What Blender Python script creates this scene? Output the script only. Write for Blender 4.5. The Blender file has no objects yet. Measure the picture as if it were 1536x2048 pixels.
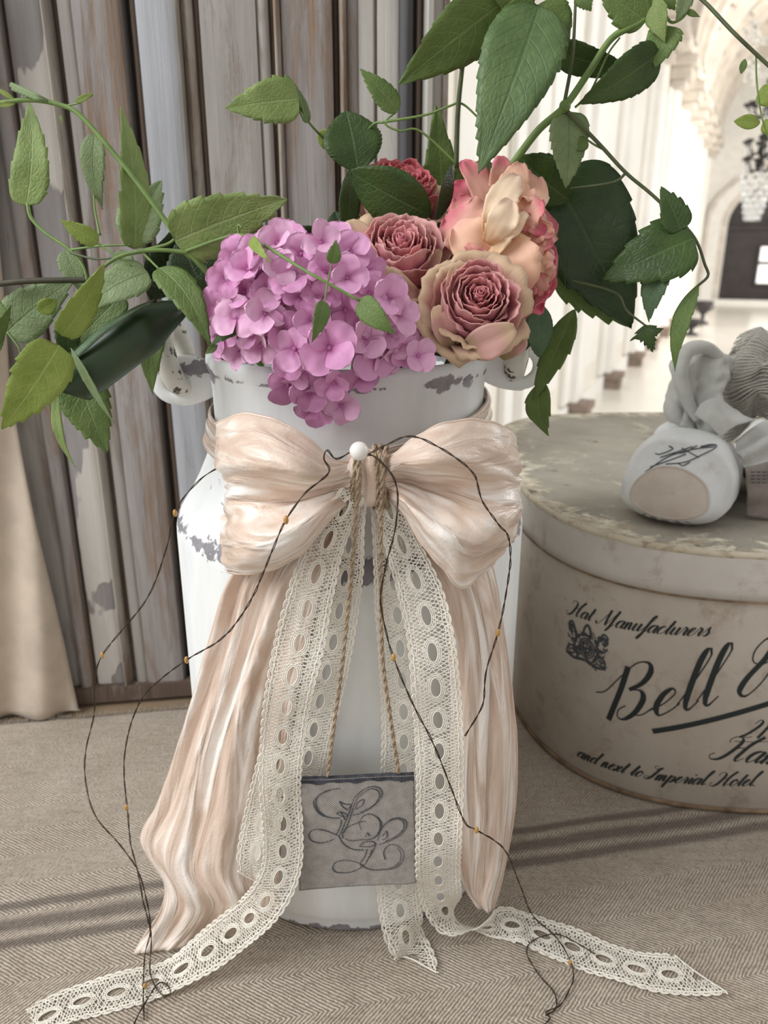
import bpy, bmesh, math, random
import numpy as np
from mathutils import Vector, Matrix, Quaternion, noise as mnoise

scene = bpy.context.scene
COL = scene.collection
PI = math.pi

# ------------------------------------------------------------------ camera
CAM_H, PITCH, FPX = 0.48, math.radians(19), 1540.0
cam_d = bpy.data.cameras.new('camera')
cam = bpy.data.objects.new('camera', cam_d)
COL.objects.link(cam)
cam_d.sensor_fit = 'VERTICAL'
cam_d.sensor_height = 36.0
cam_d.sensor_width = 27.0
cam_d.lens = 36.0 * FPX / 2048.0
cam_d.clip_start = 0.01
cam_d.clip_end = 100
cam.location = (0, 0, CAM_H)
cam.rotation_euler = (PI / 2 - PITCH, 0, 0)
cam_d.dof.use_dof = True
cam_d.dof.focus_distance = 0.46
cam_d.dof.aperture_fstop = 9.0
scene.camera = cam

# ------------------------------------------------------------------ world, lights, exposure
world = bpy.data.worlds.new('world')
scene.world = world
world.use_nodes = True
bg = world.node_tree.nodes['Background']
bg.inputs['Color'].default_value = (1.0, 0.975, 0.94, 1)
bg.inputs['Strength'].default_value = 0.52


def area(name, loc, target, sx, sy, power, col):
    d = bpy.data.lights.new(name, 'AREA')
    d.shape = 'RECTANGLE'
    d.size, d.size_y, d.energy, d.color = sx, sy, power, col
    o = bpy.data.objects.new(name, d)
    COL.objects.link(o)
    o.location = loc
    o.rotation_euler = (Vector(target) - Vector(loc)).to_track_quat('-Z', 'Y').to_euler()
    return o


area('window_light', (-1.5, -0.1, 1.5), (0.0, 0.55, 0.2), 1.3, 1.5, 40, (0.95, 0.98, 1.0))
area('hall_fill_light', (9.0, 10.6, 3.0), (7.4, 16.5, 0.6), 4.5, 3.0, 520, (1.0, 0.97, 0.93))  # unseen fill lamp added to brighten the hall and its end wall
area('hall_side_fill_light', (6.2, 3.6, 2.6), (1.6, 6.4, 0.6), 3.0, 2.5, 170, (1.0, 0.98, 0.95))  # second added fill for the near pilasters, no real window there
scene.view_settings.view_transform = 'Standard'
scene.view_settings.look = 'None'
scene.view_settings.exposure = 0.1
scene.view_settings.gamma = 1.0
scene.view_settings.use_curve_mapping = False

# ------------------------------------------------------------------ camera-ray geometry: places things at their own real depth
_F = Vector((0, math.cos(PITCH), -math.sin(PITCH)))
_U = Vector((0, math.sin(PITCH), math.cos(PITCH)))
_R = Vector((1, 0, 0))
_C = Vector((0, 0, CAM_H))


def ray(u, v):
    return _F + _R * ((u - 768) / FPX) - _U * ((v - 1024) / FPX)


def P(u, v, y):
    d = ray(u, v)
    return _C + d * (y / d.y)


def PZ(u, v, z=0.0):
    d = ray(u, v)
    return _C + d * ((z - CAM_H) / d.z)


def YT(v, z):
    """depth at which the sight line of image row v is at height z"""
    d = ray(768, v)
    return d.y * (z - CAM_H) / d.z


def PT(u, v, y, zmin=0.0):
    """point at depth y, or on the table where that would lie below it"""
    p = P(u, v, y)
    if p.z < zmin:
        p = PZ(u, v, zmin)
    return p


# ------------------------------------------------------------------ helpers
def cr(pts, n):
    """Catmull-Rom resample of a control polyline (n points)"""
    a = np.array([tuple(p) for p in pts], float)
    m = len(a)
    if m == 2:
        t = np.linspace(0, 1, n)[:, None]
        return a[0] * (1 - t) + a[1] * t
    ext = np.vstack([2 * a[0] - a[1], a, 2 * a[-1] - a[-2]])
    seg = np.linalg.norm(np.diff(a, axis=0), axis=1) + 1e-9
    cum = np.concatenate([[0], np.cumsum(seg)])
    out = []
    for d in np.linspace(0, cum[-1], n):
        i = min(int(np.searchsorted(cum, d, side='right')) - 1, m - 2)
        i = max(i, 0)
        t = (d - cum[i]) / seg[i]
        p0, p1, p2, p3 = ext[i], ext[i + 1], ext[i + 2], ext[i + 3]
        out.append(0.5 * (2 * p1 + (p2 - p0) * t + (2 * p0 - 5 * p1 + 4 * p2 - p3) * t * t
                          + (3 * p1 - p0 - 3 * p2 + p3) * t ** 3))
    return np.array(out)


def wloc(o):
    v = Vector((0, 0, 0))
    while o is not None:
        v += o.location
        o = o.parent
    return v


def mesh(name, verts, faces, mat, parent=None, uv=None, smooth=True):
    me = bpy.data.meshes.new(name)
    me.from_pydata([tuple(v) for v in verts], [], faces)
    if uv is not None:
        lay = me.uv_layers.new(name='UVMap')
        idx = np.zeros(len(me.loops), int)
        me.loops.foreach_get('vertex_index', idx)
        lay.data.foreach_set('uv', np.array(uv, float)[idx].ravel())
    if smooth:
        me.polygons.foreach_set('use_smooth', [True] * len(me.polygons))
    me.materials.append(mat)
    me.update()
    o = bpy.data.objects.new(name, me)
    COL.objects.link(o)
    if parent is not None:
        o.parent = parent
        o.location = -wloc(parent)
    return o


def tag(o, label, cat, group=None):
    o['label'] = label
    o['category'] = cat
    if group:
        o['group'] = group
    return o


def thing(name, label, cat, loc=(0, 0, 0), group=None):
    o = bpy.data.objects.new(name, None)
    o.empty_display_size = 0.02
    COL.objects.link(o)
    o.location = loc
    return tag(o, label, cat, group)


def structure(name, loc=(0, 0, 0)):
    o = bpy.data.objects.new(name, None)
    COL.objects.link(o)
    o.location = loc
    o['kind'] = 'structure'
    return o


class MB:
    """collects simple shapes into one mesh"""
    def __init__(self):
        self.v, self.f = [], []

    def box8(self, p):
        b = len(self.v)
        self.v += [tuple(q) for q in p]
        for q in ((0, 3, 2, 1), (4, 5, 6, 7), (0, 1, 5, 4), (1, 2, 6, 5), (2, 3, 7, 6), (3, 0, 4, 7)):
            self.f.append(tuple(b + i for i in q))

    def box(self, x0, x1, y0, y1, z0, z1):
        self.box8([(x0, y0, z0), (x1, y0, z0), (x1, y1, z0), (x0, y1, z0),
                   (x0, y0, z1), (x1, y0, z1), (x1, y1, z1), (x0, y1, z1)])

    def tube(self, pts, rad, n=8, closed=False, cap=True):
        pts = [Vector(p) for p in pts]
        m = len(pts)
        rads = rad if hasattr(rad, '__len__') else [rad] * m
        b = len(self.v)
        t0 = (pts[1] - pts[0]).normalized()
        nrm = t0.orthogonal().normalized()
        for i, p in enumerate(pts):
            if closed:
                t = (pts[(i + 1) % m] - pts[i - 1]).normalized()
            else:
                t = (pts[min(i + 1, m - 1)] - pts[max(i - 1, 0)]).normalized()
            nrm = (nrm - t * nrm.dot(t))
            nrm = nrm.normalized() if nrm.length > 1e-9 else t.orthogonal().normalized()
            bn = t.cross(nrm)
            for k in range(n):
                a = 2 * PI * k / n
                self.v.append(tuple(p + (nrm * math.cos(a) + bn * math.sin(a)) * rads[i]))
        for i in range(m if closed else m - 1):
            j = (i + 1) % m
            for k in range(n):
                k2 = (k + 1) % n
                self.f.append((b + i * n + k, b + i * n + k2, b + j * n + k2, b + j * n + k))
        if cap and not closed:
            self.f.append(tuple(b + k for k in reversed(range(n))))
            self.f.append(tuple(b + (m - 1) * n + k for k in range(n)))

    def lathe(self, prof, n=64, c=(0, 0, 0)):
        b = len(self.v)
        m = len(prof)
        for r, z in prof:
            for k in range(n):
                a = 2 * PI * k / n
                self.v.append((c[0] + r * math.cos(a), c[1] + r * math.sin(a), c[2] + z))
        for i in range(m - 1):
            for k in range(n):
                k2 = (k + 1) % n
                self.f.append((b + i * n + k, b + i * n + k2, b + (i + 1) * n + k2, b + (i + 1) * n + k))

    def ball(self, c, r, n=10, sc=(1, 1, 1)):
        prof = [(max(1e-5, r * math.sin(PI * i / n)), -r * math.cos(PI * i / n)) for i in range(n + 1)]
        b = len(self.v)
        self.lathe(prof, n * 2)
        for i in range(b, len(self.v)):
            q = self.v[i]
            self.v[i] = (c[0] + q[0] * sc[0], c[1] + q[1] * sc[1], c[2] + q[2] * sc[2])

    def grid(self, g):
        """g: array (a,b,3)"""
        a, c = len(g), len(g[0])
        b = len(self.v)
        for row in g:
            for q in row:
                self.v.append(tuple(q))
        for i in range(a - 1):
            for j in range(c - 1):
                self.f.append((b + i * c + j, b + (i + 1) * c + j, b + (i + 1) * c + j + 1, b + i * c + j + 1))

    def build(self, name, mat, parent=None, smooth=True, uv=None):
        return mesh(name, self.v, self.f, mat, parent, uv, smooth)


def solid(o, th, offset=0.0):
    m = o.modifiers.new('thickness', 'SOLIDIFY')
    m.thickness = th
    m.offset = offset
    return o


def bevel(o, w, seg=2):
    m = o.modifiers.new('bevel', 'BEVEL')
    m.width = w
    m.segments = seg
    m.limit_method = 'ANGLE'
    return o


def nz(x, y=0.0, z=0.0):
    return mnoise.noise(Vector((x, y, z)))


# ------------------------------------------------------------------ materials
class NT:
    def __init__(self, name):
        self.m = bpy.data.materials.new(name)
        self.m.use_nodes = True
        self.t = self.m.node_tree
        self.b = self.t.nodes['Principled BSDF']

    def n(self, typ, ins=None, **props):
        nd = self.t.nodes.new(typ)
        for k, v in props.items():
            setattr(nd, k, v)
        for k, v in (ins or {}).items():
            self.set(nd.inputs[k], v)
        return nd

    def set(self, sock, v):
        if isinstance(v, bpy.types.NodeSocket):
            self.t.links.new(v, sock)
        else:
            if isinstance(v, tuple) and len(v) == 3 and sock.type == 'RGBA':
                v = (*v, 1)
            sock.default_value = v

    def p(self, **kw):
        for k, v in kw.items():
            self.set(self.b.inputs[k.replace('_', ' ')], v)
        return self

    def co(self, kind='Object', scale=(1, 1, 1), loc=(0, 0, 0), rot=(0, 0, 0)):
        tc = self.n('ShaderNodeTexCoord')
        mp = self.n('ShaderNodeMapping', {'Vector': tc.outputs[kind], 'Scale': scale, 'Location': loc, 'Rotation': rot})
        return mp.outputs[0]

    def noise(self, vec, scale=5.0, detail=4.0, rough=0.55, dist=0.0):
        return self.n('ShaderNodeTexNoise', {'Vector': vec, 'Scale': scale, 'Detail': detail, 'Roughness': rough,
                                             'Distortion': dist}).outputs[0]

    def ramp(self, fac, stops):
        r = self.n('ShaderNodeValToRGB', {'Fac': fac})
        e = r.color_ramp.elements
        while len(e) < len(stops):
            e.new(0.5)
        for i, (pos, c) in enumerate(stops):
            e[i].position = pos
            e[i].color = (*c, 1) if not isinstance(c, (int, float)) else (c, c, c, 1)
        return r.outputs[0]

    def mix(self, fac, a, b, mode='MIX'):
        r = self.n('ShaderNodeMix', data_type='RGBA', blend_type=mode)
        self.set(r.inputs['Factor'], fac)
        self.set(r.inputs[6], a)
        self.set(r.inputs[7], b)
        return r.outputs[2]

    def math(self, op, a, b=0.0, c=0.0):
        r = self.n('ShaderNodeMath', operation=op)
        self.set(r.inputs[0], a)
        self.set(r.inputs[1], b)
        self.set(r.inputs[2], c)
        return r.outputs[0]

    def sep(self, vec):
        return self.n('ShaderNodeSeparateXYZ', {'Vector': vec}).outputs

    def comb(self, x, y, z):
        return self.n('ShaderNodeCombineXYZ', {'X': x, 'Y': y, 'Z': z}).outputs[0]

    def bump(self, h, strength=0.3, dist=0.001):
        r = self.n('ShaderNodeBump', {'Height': h, 'Strength': strength, 'Distance': dist})
        self.set(self.b.inputs['Normal'], r.outputs[0])


def s2l(r, g, b):
    """sRGB 0-255 to linear"""
    f = lambda c: (c / 12.92 if c <= 0.04045 else ((c + 0.055) / 1.055) ** 2.4)
    return (f(r / 255), f(g / 255), f(b / 255))


def plain(name, col, rough=0.6, var=0.12, scale=60, bump=0.0, sheen=0.0, metal=0.0):
    t = NT(name)
    co = t.co()
    nn = t.noise(co, scale, 5)
    c2 = tuple(max(0, c * (1 - var * 2)) for c in col)
    c1 = tuple(min(1, c * (1 + var)) for c in col)
    t.p(Base_Color=t.ramp(nn, [(0.3, c2), (0.7, c1)]), Roughness=rough, Metallic=metal)
    if sheen:
        t.p(Sheen_Weight=sheen)
    if bump:
        t.bump(nn, bump, 0.001)
    return t.m


# painted can
def mk_can():
    t = NT('chipped white paint')
    co = t.co()
    x, y, z = t.sep(co)
    big = t.noise(co, 16, 7, 0.68, 0.3)
    fine = t.noise(co, 70, 5, 0.7)

    def band(z0, w):
        d = t.math('ABSOLUTE', t.math('SUBTRACT', z, z0))
        return t.math('MAXIMUM', t.math('SUBTRACT', 1.0, t.math('DIVIDE', d, w)), 0.0)
    wt = t.math('MAXIMUM', t.math('MAXIMUM', t.math('MULTIPLY', band(0.292, 0.020), 1.15), t.math('MULTIPLY', band(0.398, 0.012), 1.05)),
                t.math('MULTIPLY', band(0.0, 0.012), 1.25))
    wt = t.math('MAXIMUM', wt, t.math('MULTIPLY', band(0.325, 0.03), 0.5))
    val = t.math('ADD', t.math('ADD', t.math('MULTIPLY', big, 0.75), t.math('MULTIPLY', fine, 0.35)), t.math('MULTIPLY', wt, 0.22))
    mask = t.ramp(val, [(0.725, 0.0), (0.745, 1.0)])
    stre = t.noise(t.co(scale=(1, 1, 0.25)), 40, 6, 0.6)
    paint = t.ramp(stre, [(0.25, s2l(226, 230, 231)), (0.55, s2l(240, 242, 241)), (0.8, s2l(246, 246, 243))])
    metal = t.ramp(fine, [(0.3, s2l(120, 116, 122)), (0.7, s2l(160, 157, 162))])
    t.p(Base_Color=t.mix(mask, paint, metal), Roughness=0.62)
    t.bump(t.math('SUBTRACT', t.math('MULTIPLY', stre, 0.35), mask), 0.35, 0.0008)
    return t.m


MAT_CAN = mk_can()


def mk_ring():
    t = NT('chipped ring paint')
    co = t.co()
    m = t.ramp(t.noise(co, 90, 4, 0.6), [(0.58, 0.0), (0.61, 1.0)])
    t.p(Base_Color=t.mix(m, s2l(214, 212, 202), s2l(78, 72, 66)), Roughness=0.6)
    t.bump(m, -0.3, 0.0008)
    return t.m


MAT_RING = mk_ring()


def mk_cloth():
    t = NT('herringbone grain sack linen')
    co = t.co()
    x, y, z = t.sep(co)
    w = t.math('SUBTRACT', y, t.math('MULTIPLY', x, 0.2))      # across the stripes
    a = t.math('ADD', x, t.math('MULTIPLY', y, 0.2))           # along the stripes
    jit = t.noise(co, 60, 3)
    zig = t.math('PINGPONG', t.math('ADD', w, 0.0), 0.032)
    ph = t.math('ADD', t.math('MULTIPLY', t.math('ADD', a, t.math('MULTIPLY', zig, 1.25)), 1750.0), t.math('MULTIPLY', jit, 9.0))
    twill = t.math('MULTIPLY_ADD', t.math('SINE', ph), 0.5, 0.5)
    thread = t.noise(t.co(scale=(1, 1, 1), rot=(0, 0, 0.75)), 900, 3, 0.7)
    fleck = t.noise(co, 420, 4, 0.75)
    lng = t.noise(t.co(scale=(30, 260, 1)), 1.0, 4, 0.7)
    base = t.ramp(t.noise(co, 14, 5, 0.65), [(0.3, s2l(214, 198, 177)), (0.7, s2l(238, 224, 206))])
    dk = t.math('MULTIPLY', t.math('ADD', t.math('MULTIPLY', twill, 0.62), t.math('MULTIPLY', thread, 0.5)), 1.0)
    c = t.mix(t.ramp(dk, [(0.25, 0.85), (0.72, 0.0)]), base, s2l(132, 112, 93))
    c = t.mix(t.ramp(fleck, [(0.52, 0.0), (0.68, 0.6)]), c, s2l(112, 94, 78))
    c = t.mix(t.ramp(fleck, [(0.32, 0.55), (0.46, 0.0)]), c, s2l(236, 226, 210))
    c = t.mix(t.ramp(lng, [(0.45, 0.0), (0.85, 0.45)]), c, s2l(128, 110, 95))
    st = None
    for w0, hw in ((0.5195, 0.0062), (0.501, 0.0085), (0.4835, 0.0070)):
        d = t.math('ABSOLUTE', t.math('SUBTRACT', t.math('ADD', w, t.math('MULTIPLY', t.math('SUBTRACT', t.noise(co, 9, 2), 0.5), 0.012)), w0))
        s = t.ramp(t.math('DIVIDE', d, hw), [(0.35, 1.0), (1.0, 0.0)])
        st = s if st is None else t.math('MAXIMUM', st, s)
    st = t.math('MULTIPLY', st, t.ramp(thread, [(0.25, 0.45), (0.7, 0.9)]))
    c = t.mix(st, c, s2l(92, 78, 68))
    t.p(Base_Color=c, Roughness=0.95, Sheen_Weight=0.15)
    t.bump(t.math('ADD', t.math('MULTIPLY', twill, 0.7), thread), 1.0, 0.0016)
    return t.m


MAT_CLOTH = mk_cloth()


def mk_wood(name, wood1, wood2, paint, cover, patch=0.0, seed=0.0):
    """weathered plank: wood grain under worn paint, with cream peeling patches"""
    t = NT(name)
    g = t.noise(t.co(scale=(150, 150, 3.4), loc=(seed, seed, seed)), 1.0, 8, 0.72, 0.25)
    wood = t.ramp(g, [(0.25, wood1), (0.75, wood2)])
    m = t.math('ADD', t.math('MULTIPLY', t.noise(t.co(scale=(22, 22, 4.5), loc=(seed * 2, 0, seed)), 1.0, 9, 0.74, 0.6), 0.72), t.math('MULTIPLY', t.noise(t.co(scale=(190, 190, 2.6), loc=(seed, 5, 2)), 1.0, 7, 0.7), 0.28))
    lo = 0.72 - cover * 0.5
    mask = t.ramp(m, [(lo - 0.06, 0.0), (lo + 0.06, 1.0)])
    pc = t.ramp(t.noise(t.co(scale=(60, 60, 5), loc=(seed, 3, 0)), 1.0, 5, 0.6), [(0.3, tuple(c * 0.74 for c in paint)), (0.7, paint)])
    c = t.mix(t.math('MULTIPLY', mask, 0.92), wood, pc)
    pm = t.ramp(t.noise(t.co(scale=(14, 14, 5), loc=(0, seed * 3, seed)), 1.0, 4, 0.5, 0.3), [(0.80 - patch * 0.4, 0.0), (0.81 - patch * 0.4, 1.0)])
    c = t.mix(pm, c, s2l(212, 206, 198))
    t.p(Base_Color=c, Roughness=0.8)
    t.bump(t.math('ADD', t.math('ADD', g, t.math('MULTIPLY', mask, 0.6)), t.math('MULTIPLY', pm, 0.8)), 0.8, 0.0016)
    return t.m


def mk_velvet():
    t = NT('crushed champagne velvet')
    uv = t.co('UV', scale=(1.5, 7, 1))
    st = t.noise(uv, 1.0, 2.6, 0.5, 1.3)
    fl = t.noise(t.co('Object', scale=(1, 1, 1)), 420, 3, 0.6, 0.5)
    c = t.ramp(st, [(0.25, s2l(196, 168, 148)), (0.47, s2l(224, 202, 185)), (0.62, s2l(248, 239, 231))])
    t.p(Base_Color=c, Roughness=t.ramp(st, [(0.35, 0.42), (0.62, 0.24)]), Sheen_Weight=0.15, Sheen_Roughness=0.3,
        Specular_IOR_Level=0.6)
    t.set(t.b.inputs['Sheen Tint'], (1.0, 0.95, 0.9, 1))
    t.bump(t.math('ADD', st, t.math('MULTIPLY', fl, 0.07)), 0.9, 0.0055)
    return t.m


MAT_VELVET = mk_velvet()
MAT_LACE = plain('cream lace thread', s2l(246, 240, 228), 0.9, 0.05, 300)
MAT_JUTE = plain('jute twine', s2l(180, 158, 132), 0.95, 0.25, 700, 0.5)
MAT_PEARL = NT('pearl').p(Base_Color=s2l(238, 234, 228), Roughness=0.18, Coat_Weight=0.6, Sheen_Weight=0.2).m
MAT_WIRE = plain('dark copper wire', s2l(74, 60, 48), 0.45, 0.2, 200, 0, 0, 0.6)
MAT_LED = NT('amber resin bead').p(Base_Color=s2l(186, 140, 70), Roughness=0.25, Coat_Weight=0.5).m
MAT_INK = NT('dark green black ink').p(Base_Color=s2l(38, 44, 44), Roughness=0.8).m
MAT_INK2 = NT('pencil grey ink').p(Base_Color=s2l(70, 74, 80), Roughness=0.85).m


def mk_tag():
    t = NT('grey painted canvas')
    co = t.co()
    x, y, z = t.sep(co)
    wv = t.math('MULTIPLY', t.math('SINE', t.math('MULTIPLY', x, 3600.0)), t.math('SINE', t.math('MULTIPLY', z, 3600.0)))
    n1 = t.noise(co, 140, 5, 0.7)
    c = t.ramp(n1, [(0.3, s2l(150, 143, 138)), (0.7, s2l(180, 174, 168))])
    t.p(Base_Color=c, Roughness=0.92)
    t.bump(t.math('ADD', wv, t.math('MULTIPLY', n1, 2.0)), 0.5, 0.0006)
    return t.m


MAT_TAG = mk_tag()
MAT_TAGEDGE = plain('charcoal canvas edge', s2l(70, 70, 78), 0.9, 0.3, 200)


def mk_card(name, c1, c2, stain, scale=12, lo=0.55):
    t = NT(name)
    co = t.co()
    a = t.noise(co, scale, 6, 0.65)
    b = t.noise(t.co(loc=(3, 1, 7)), scale * 2.2, 7, 0.75, 0.5)
    c = t.ramp(a, [(0.3, c1), (0.7, c2)])
    m = t.ramp(b, [(lo, 0.0), (lo + 0.14, 0.75)])
    t.p(Base_Color=t.mix(m, c, stain), Roughness=0.88)
    t.bump(t.math('ADD', a, b), 0.15, 0.001)
    return t.m


MAT_BOX = mk_card('aged paper side', s2l(188, 177, 164), s2l(206, 197, 186), s2l(160, 142, 126), 14, 0.53)
MAT_LID = mk_card('aged paper lid band', s2l(196, 189, 181), s2l(214, 208, 200), s2l(170, 156, 140), 14, 0.55)


def mk_lidtop():
    t = NT('worn lid top')
    co = t.co()
    a = t.noise(co, 9, 5, 0.6)
    b = t.noise(t.co(loc=(5, 2, 0)), 16, 7, 0.75, 0.6)
    c = t.ramp(a, [(0.3, s2l(142, 136, 124)), (0.7, s2l(182, 176, 162))])
    c = t.mix(t.ramp(b, [(0.56, 0.0), (0.66, 0.85)]), c, s2l(212, 206, 186))
    c = t.mix(t.ramp(t.noise(t.co(loc=(1, 8, 0)), 14, 6, 0.7), [(0.62, 0.0), (0.72, 0.8)]), c, s2l(112, 92, 76))
    x, y, z = t.sep(co)
    ex = t.math('POWER', t.math('ABSOLUTE', t.math('DIVIDE', t.math('SUBTRACT', x, 0.405), 0.268)), 3.3)
    ey = t.math('POWER', t.math('ABSOLUTE', t.math('DIVIDE', t.math('SUBTRACT', y, 0.838), 0.278)), 3.3)
    rim = t.ramp(t.math('ADD', ex, ey), [(0.45, 0.0), (0.98, 0.34)])            # paper worn away towards the lid edge
    pn = t.noise(t.co(loc=(9, 1, 0), scale=(1, 1.6, 1)), 26, 8, 0.75, 0.8)
    peel = t.ramp(t.math('ADD', pn, rim), [(0.70, 0.0), (0.76, 1.0)])
    c = t.mix(peel, c, t.ramp(t.noise(co, 60, 4), [(0.35, s2l(178, 164, 138)), (0.6, s2l(226, 219, 200))]))
    dirt = t.ramp(t.math('ADD', t.noise(t.co(loc=(4, 6, 0)), 20, 7, 0.75), t.math('MULTIPLY', rim, 0.6)), [(0.72, 0.0), (0.78, 0.8)])
    c = t.mix(dirt, c, s2l(104, 84, 68))
    t.p(Base_Color=c, Roughness=0.85)
    t.bump(t.math('ADD', b, peel), 0.4, 0.001)
    return t.m


MAT_LIDTOP = mk_lidtop()
MAT_BOXEDGE = plain('brown worn box edge', s2l(140, 116, 92), 0.9, 0.3, 60)


def mk_leaf(name, c_dark, c_lit, vein, rough=0.5, k=7.0, trans=0.18):
    """leaf with midrib and side veins drawn from its own uv (u along, v across -1..1)"""
    t = NT(name)
    tc = t.n('ShaderNodeTexCoord')
    u, v, _ = t.sep(tc.outputs['UV'])
    av = t.math('ABSOLUTE', v)
    mid = t.ramp(av, [(0.02, 1.0), (0.06, 0.0)])
    side = t.math('MULTIPLY', t.math('SUBTRACT', u, t.math('MULTIPLY', t.math('POWER', av, 1.4), 0.26)), k)
    sw = t.math('PINGPONG', side, 0.5)
    sv = t.ramp(sw, [(0.02, 0.6), (0.07, 0.0)])
    vn = t.math('MAXIMUM', mid, sv)
    n1 = t.noise(t.co('Object'), 55, 4, 0.6)
    c = t.ramp(n1, [(0.3, c_dark), (0.7, c_lit)])
    c = t.mix(t.math('MULTIPLY', vn, 0.45), c, vein)
    t.p(Base_Color=c, Roughness=rough, Subsurface_Weight=0.0)
    cell = t.n('ShaderNodeTexVoronoi', {'Vector': t.co('UV', scale=(16, 5, 1)), 'Scale': 1.0}, feature='DISTANCE_TO_EDGE').outputs[0]
    t.bump(t.math('SUBTRACT', t.math('MULTIPLY', t.math('MINIMUM', cell, 0.25), 1.2), t.math('MULTIPLY', vn, 0.6)), 0.45, 0.0012)
    tr = t.n('ShaderNodeBsdfTranslucent', {'Color': t.mix(0.5, c, s2l(150, 190, 60))})
    mx = t.n('ShaderNodeMixShader', {0: trans, 1: t.b.outputs[0], 2: tr.outputs[0]})
    t.t.links.new(mx.outputs[0], t.t.nodes['Material Output'].inputs[0])
    return t.m


LEAF = {
    'light': mk_leaf('light green leaf', s2l(116, 138, 72), s2l(146, 164, 98), s2l(172, 184, 132), 0.6),
    'bright': mk_leaf('yellow green leaf', s2l(126, 148, 56), s2l(156, 174, 84), s2l(188, 198, 128), 0.5),
    'mid': mk_leaf('mid green leaf', s2l(88, 112, 52), s2l(112, 134, 70), s2l(138, 158, 100), 0.5),
    'grey': mk_leaf('grey green leaf', s2l(118, 138, 92), s2l(146, 162, 118), s2l(104, 124, 80), 0.65),
    'dark': mk_leaf('dark green leaf', s2l(54, 78, 34), s2l(74, 98, 44), s2l(100, 124, 70), 0.42, 9),
    'deep': mk_leaf('deep green leaf', s2l(34, 52, 22), s2l(48, 70, 28), s2l(62, 84, 42), 0.4, 9, 0.1),
    'forest': mk_leaf('forest green leaf', s2l(76, 100, 56), s2l(100, 124, 74), s2l(72, 96, 56), 0.5, 9),
    'blue': mk_leaf('blue green leaf', s2l(70, 96, 66), s2l(98, 122, 88), s2l(116, 138, 104), 0.5, 8),
}
MAT_STEM = plain('green stem', s2l(112, 138, 72), 0.55, 0.15, 80)
MAT_STEMD = plain('dark stem', s2l(84, 92, 58), 0.6, 0.2, 80)
MAT_STEMB = plain('brown stem', s2l(72, 68, 48), 0.6, 0.2, 80)


def mk_petal(name, base, midc, edge, e0=0.75, rough=0.55, trans=0.2):
    """petal coloured from base (u=0) to its own rim (u=1)"""
    t = NT(name)
    tc = t.n('ShaderNodeTexCoord')
    u, v, _ = t.sep(tc.outputs['UV'])
    wob = t.math('ADD', u, t.math('MULTIPLY', t.math('SUBTRACT', t.noise(t.co('Object'), 60, 4), 0.5), 0.35))
    c = t.ramp(wob, [(0.05, base), (0.45, midc), (e0, midc), (min(0.99, e0 + 0.2), edge)])
    vn = t.noise(t.co('UV', scale=(1.5, 26, 1)), 1.0, 3, 0.6)
    c = t.mix(t.ramp(vn, [(0.4, 0.0), (0.8, 0.25)]), c, tuple(x * 0.6 for x in midc))
    t.p(Base_Color=c, Roughness=rough, Sheen_Weight=0.15)
    t.bump(vn, 0.25, 0.0008)
    tr = t.n('ShaderNodeBsdfTranslucent', {'Color': c})
    mx = t.n('ShaderNodeMixShader', {0: trans, 1: t.b.outputs[0], 2: tr.outputs[0]})
    t.t.links.new(mx.outputs[0], t.t.nodes['Material Output'].inputs[0])
    return t.m


HYD = [mk_petal('hydrangea petal', s2l(212, 134, 188), s2l(226, 164, 206), s2l(232, 180, 216), 0.75, .55, .1),
       mk_petal('hydrangea petal pale', s2l(218, 146, 194), s2l(234, 180, 214), s2l(240, 196, 224), 0.75, .55, .1),
       mk_petal('hydrangea petal deep', s2l(204, 122, 178), s2l(220, 152, 198), s2l(226, 168, 208), 0.75, .55, .1)]
ROSE_IN = mk_petal('rose petal inner', s2l(176, 74, 92), s2l(212, 114, 130), s2l(232, 160, 160), 0.72)
ROSE_MID = mk_petal('rose petal middle', s2l(190, 94, 116), s2l(222, 142, 156), s2l(234, 178, 172), 0.75)
ROSE_OUT = mk_petal('rose petal outer', s2l(168, 156, 108), s2l(222, 174, 164), s2l(220, 190, 156), 0.7)
ROSE_RED = mk_petal('rose petal red', s2l(172, 70, 84), s2l(206, 104, 112), s2l(220, 112, 120), 0.8)
PEACH = mk_petal('peach petal', s2l(248, 204, 150), s2l(250, 204, 174), s2l(248, 190, 176), 0.8)
PEACH_C = mk_petal('cream peach petal', s2l(244, 204, 152), s2l(250, 226, 196), s2l(248, 218, 196), 0.8)
PEACH_P = mk_petal('peach petal with pink rim', s2l(238, 188, 150), s2l(244, 188, 170), s2l(232, 128, 142), 0.72)
PEACH_R = mk_petal('rose pink petal', s2l(238, 168, 152), s2l(234, 150, 150), s2l(222, 100, 124), 0.65)

# ================================================================== THE HALL BEHIND
FLOOR_Z = -0.9
TH = math.radians(24.5)
HA = Vector((math.sin(TH), math.cos(TH), 0))      # along the hall
HN = Vector((math.cos(TH), -math.sin(TH), 0))     # from the left wall into the hall
HO = Vector((1.53, 6.43, 0))


def HP(s, d, z):
    q = HO + HA * s + HN * d
    return Vector((q.x, q.y, z))


def hbox(mb, s0, s1, d0, d1, z0, z1):
    mb.box8([HP(s0, d0, z0), HP(s0, d1, z0), HP(s1, d1, z0), HP(s1, d0, z0),
             HP(s0, d0, z1), HP(s0, d1, z1), HP(s1, d1, z1), HP(s1, d0, z1)])


def mk_floor():
    t = NT('pale polished stone floor')
    co = t.co()
    a = t.noise(co, 1.4, 4, 0.6)
    t.p(Base_Color=t.ramp(a, [(0.3, s2l(232, 227, 219)), (0.7, s2l(244, 240, 233))]), Roughness=0.22)
    return t.m


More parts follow.
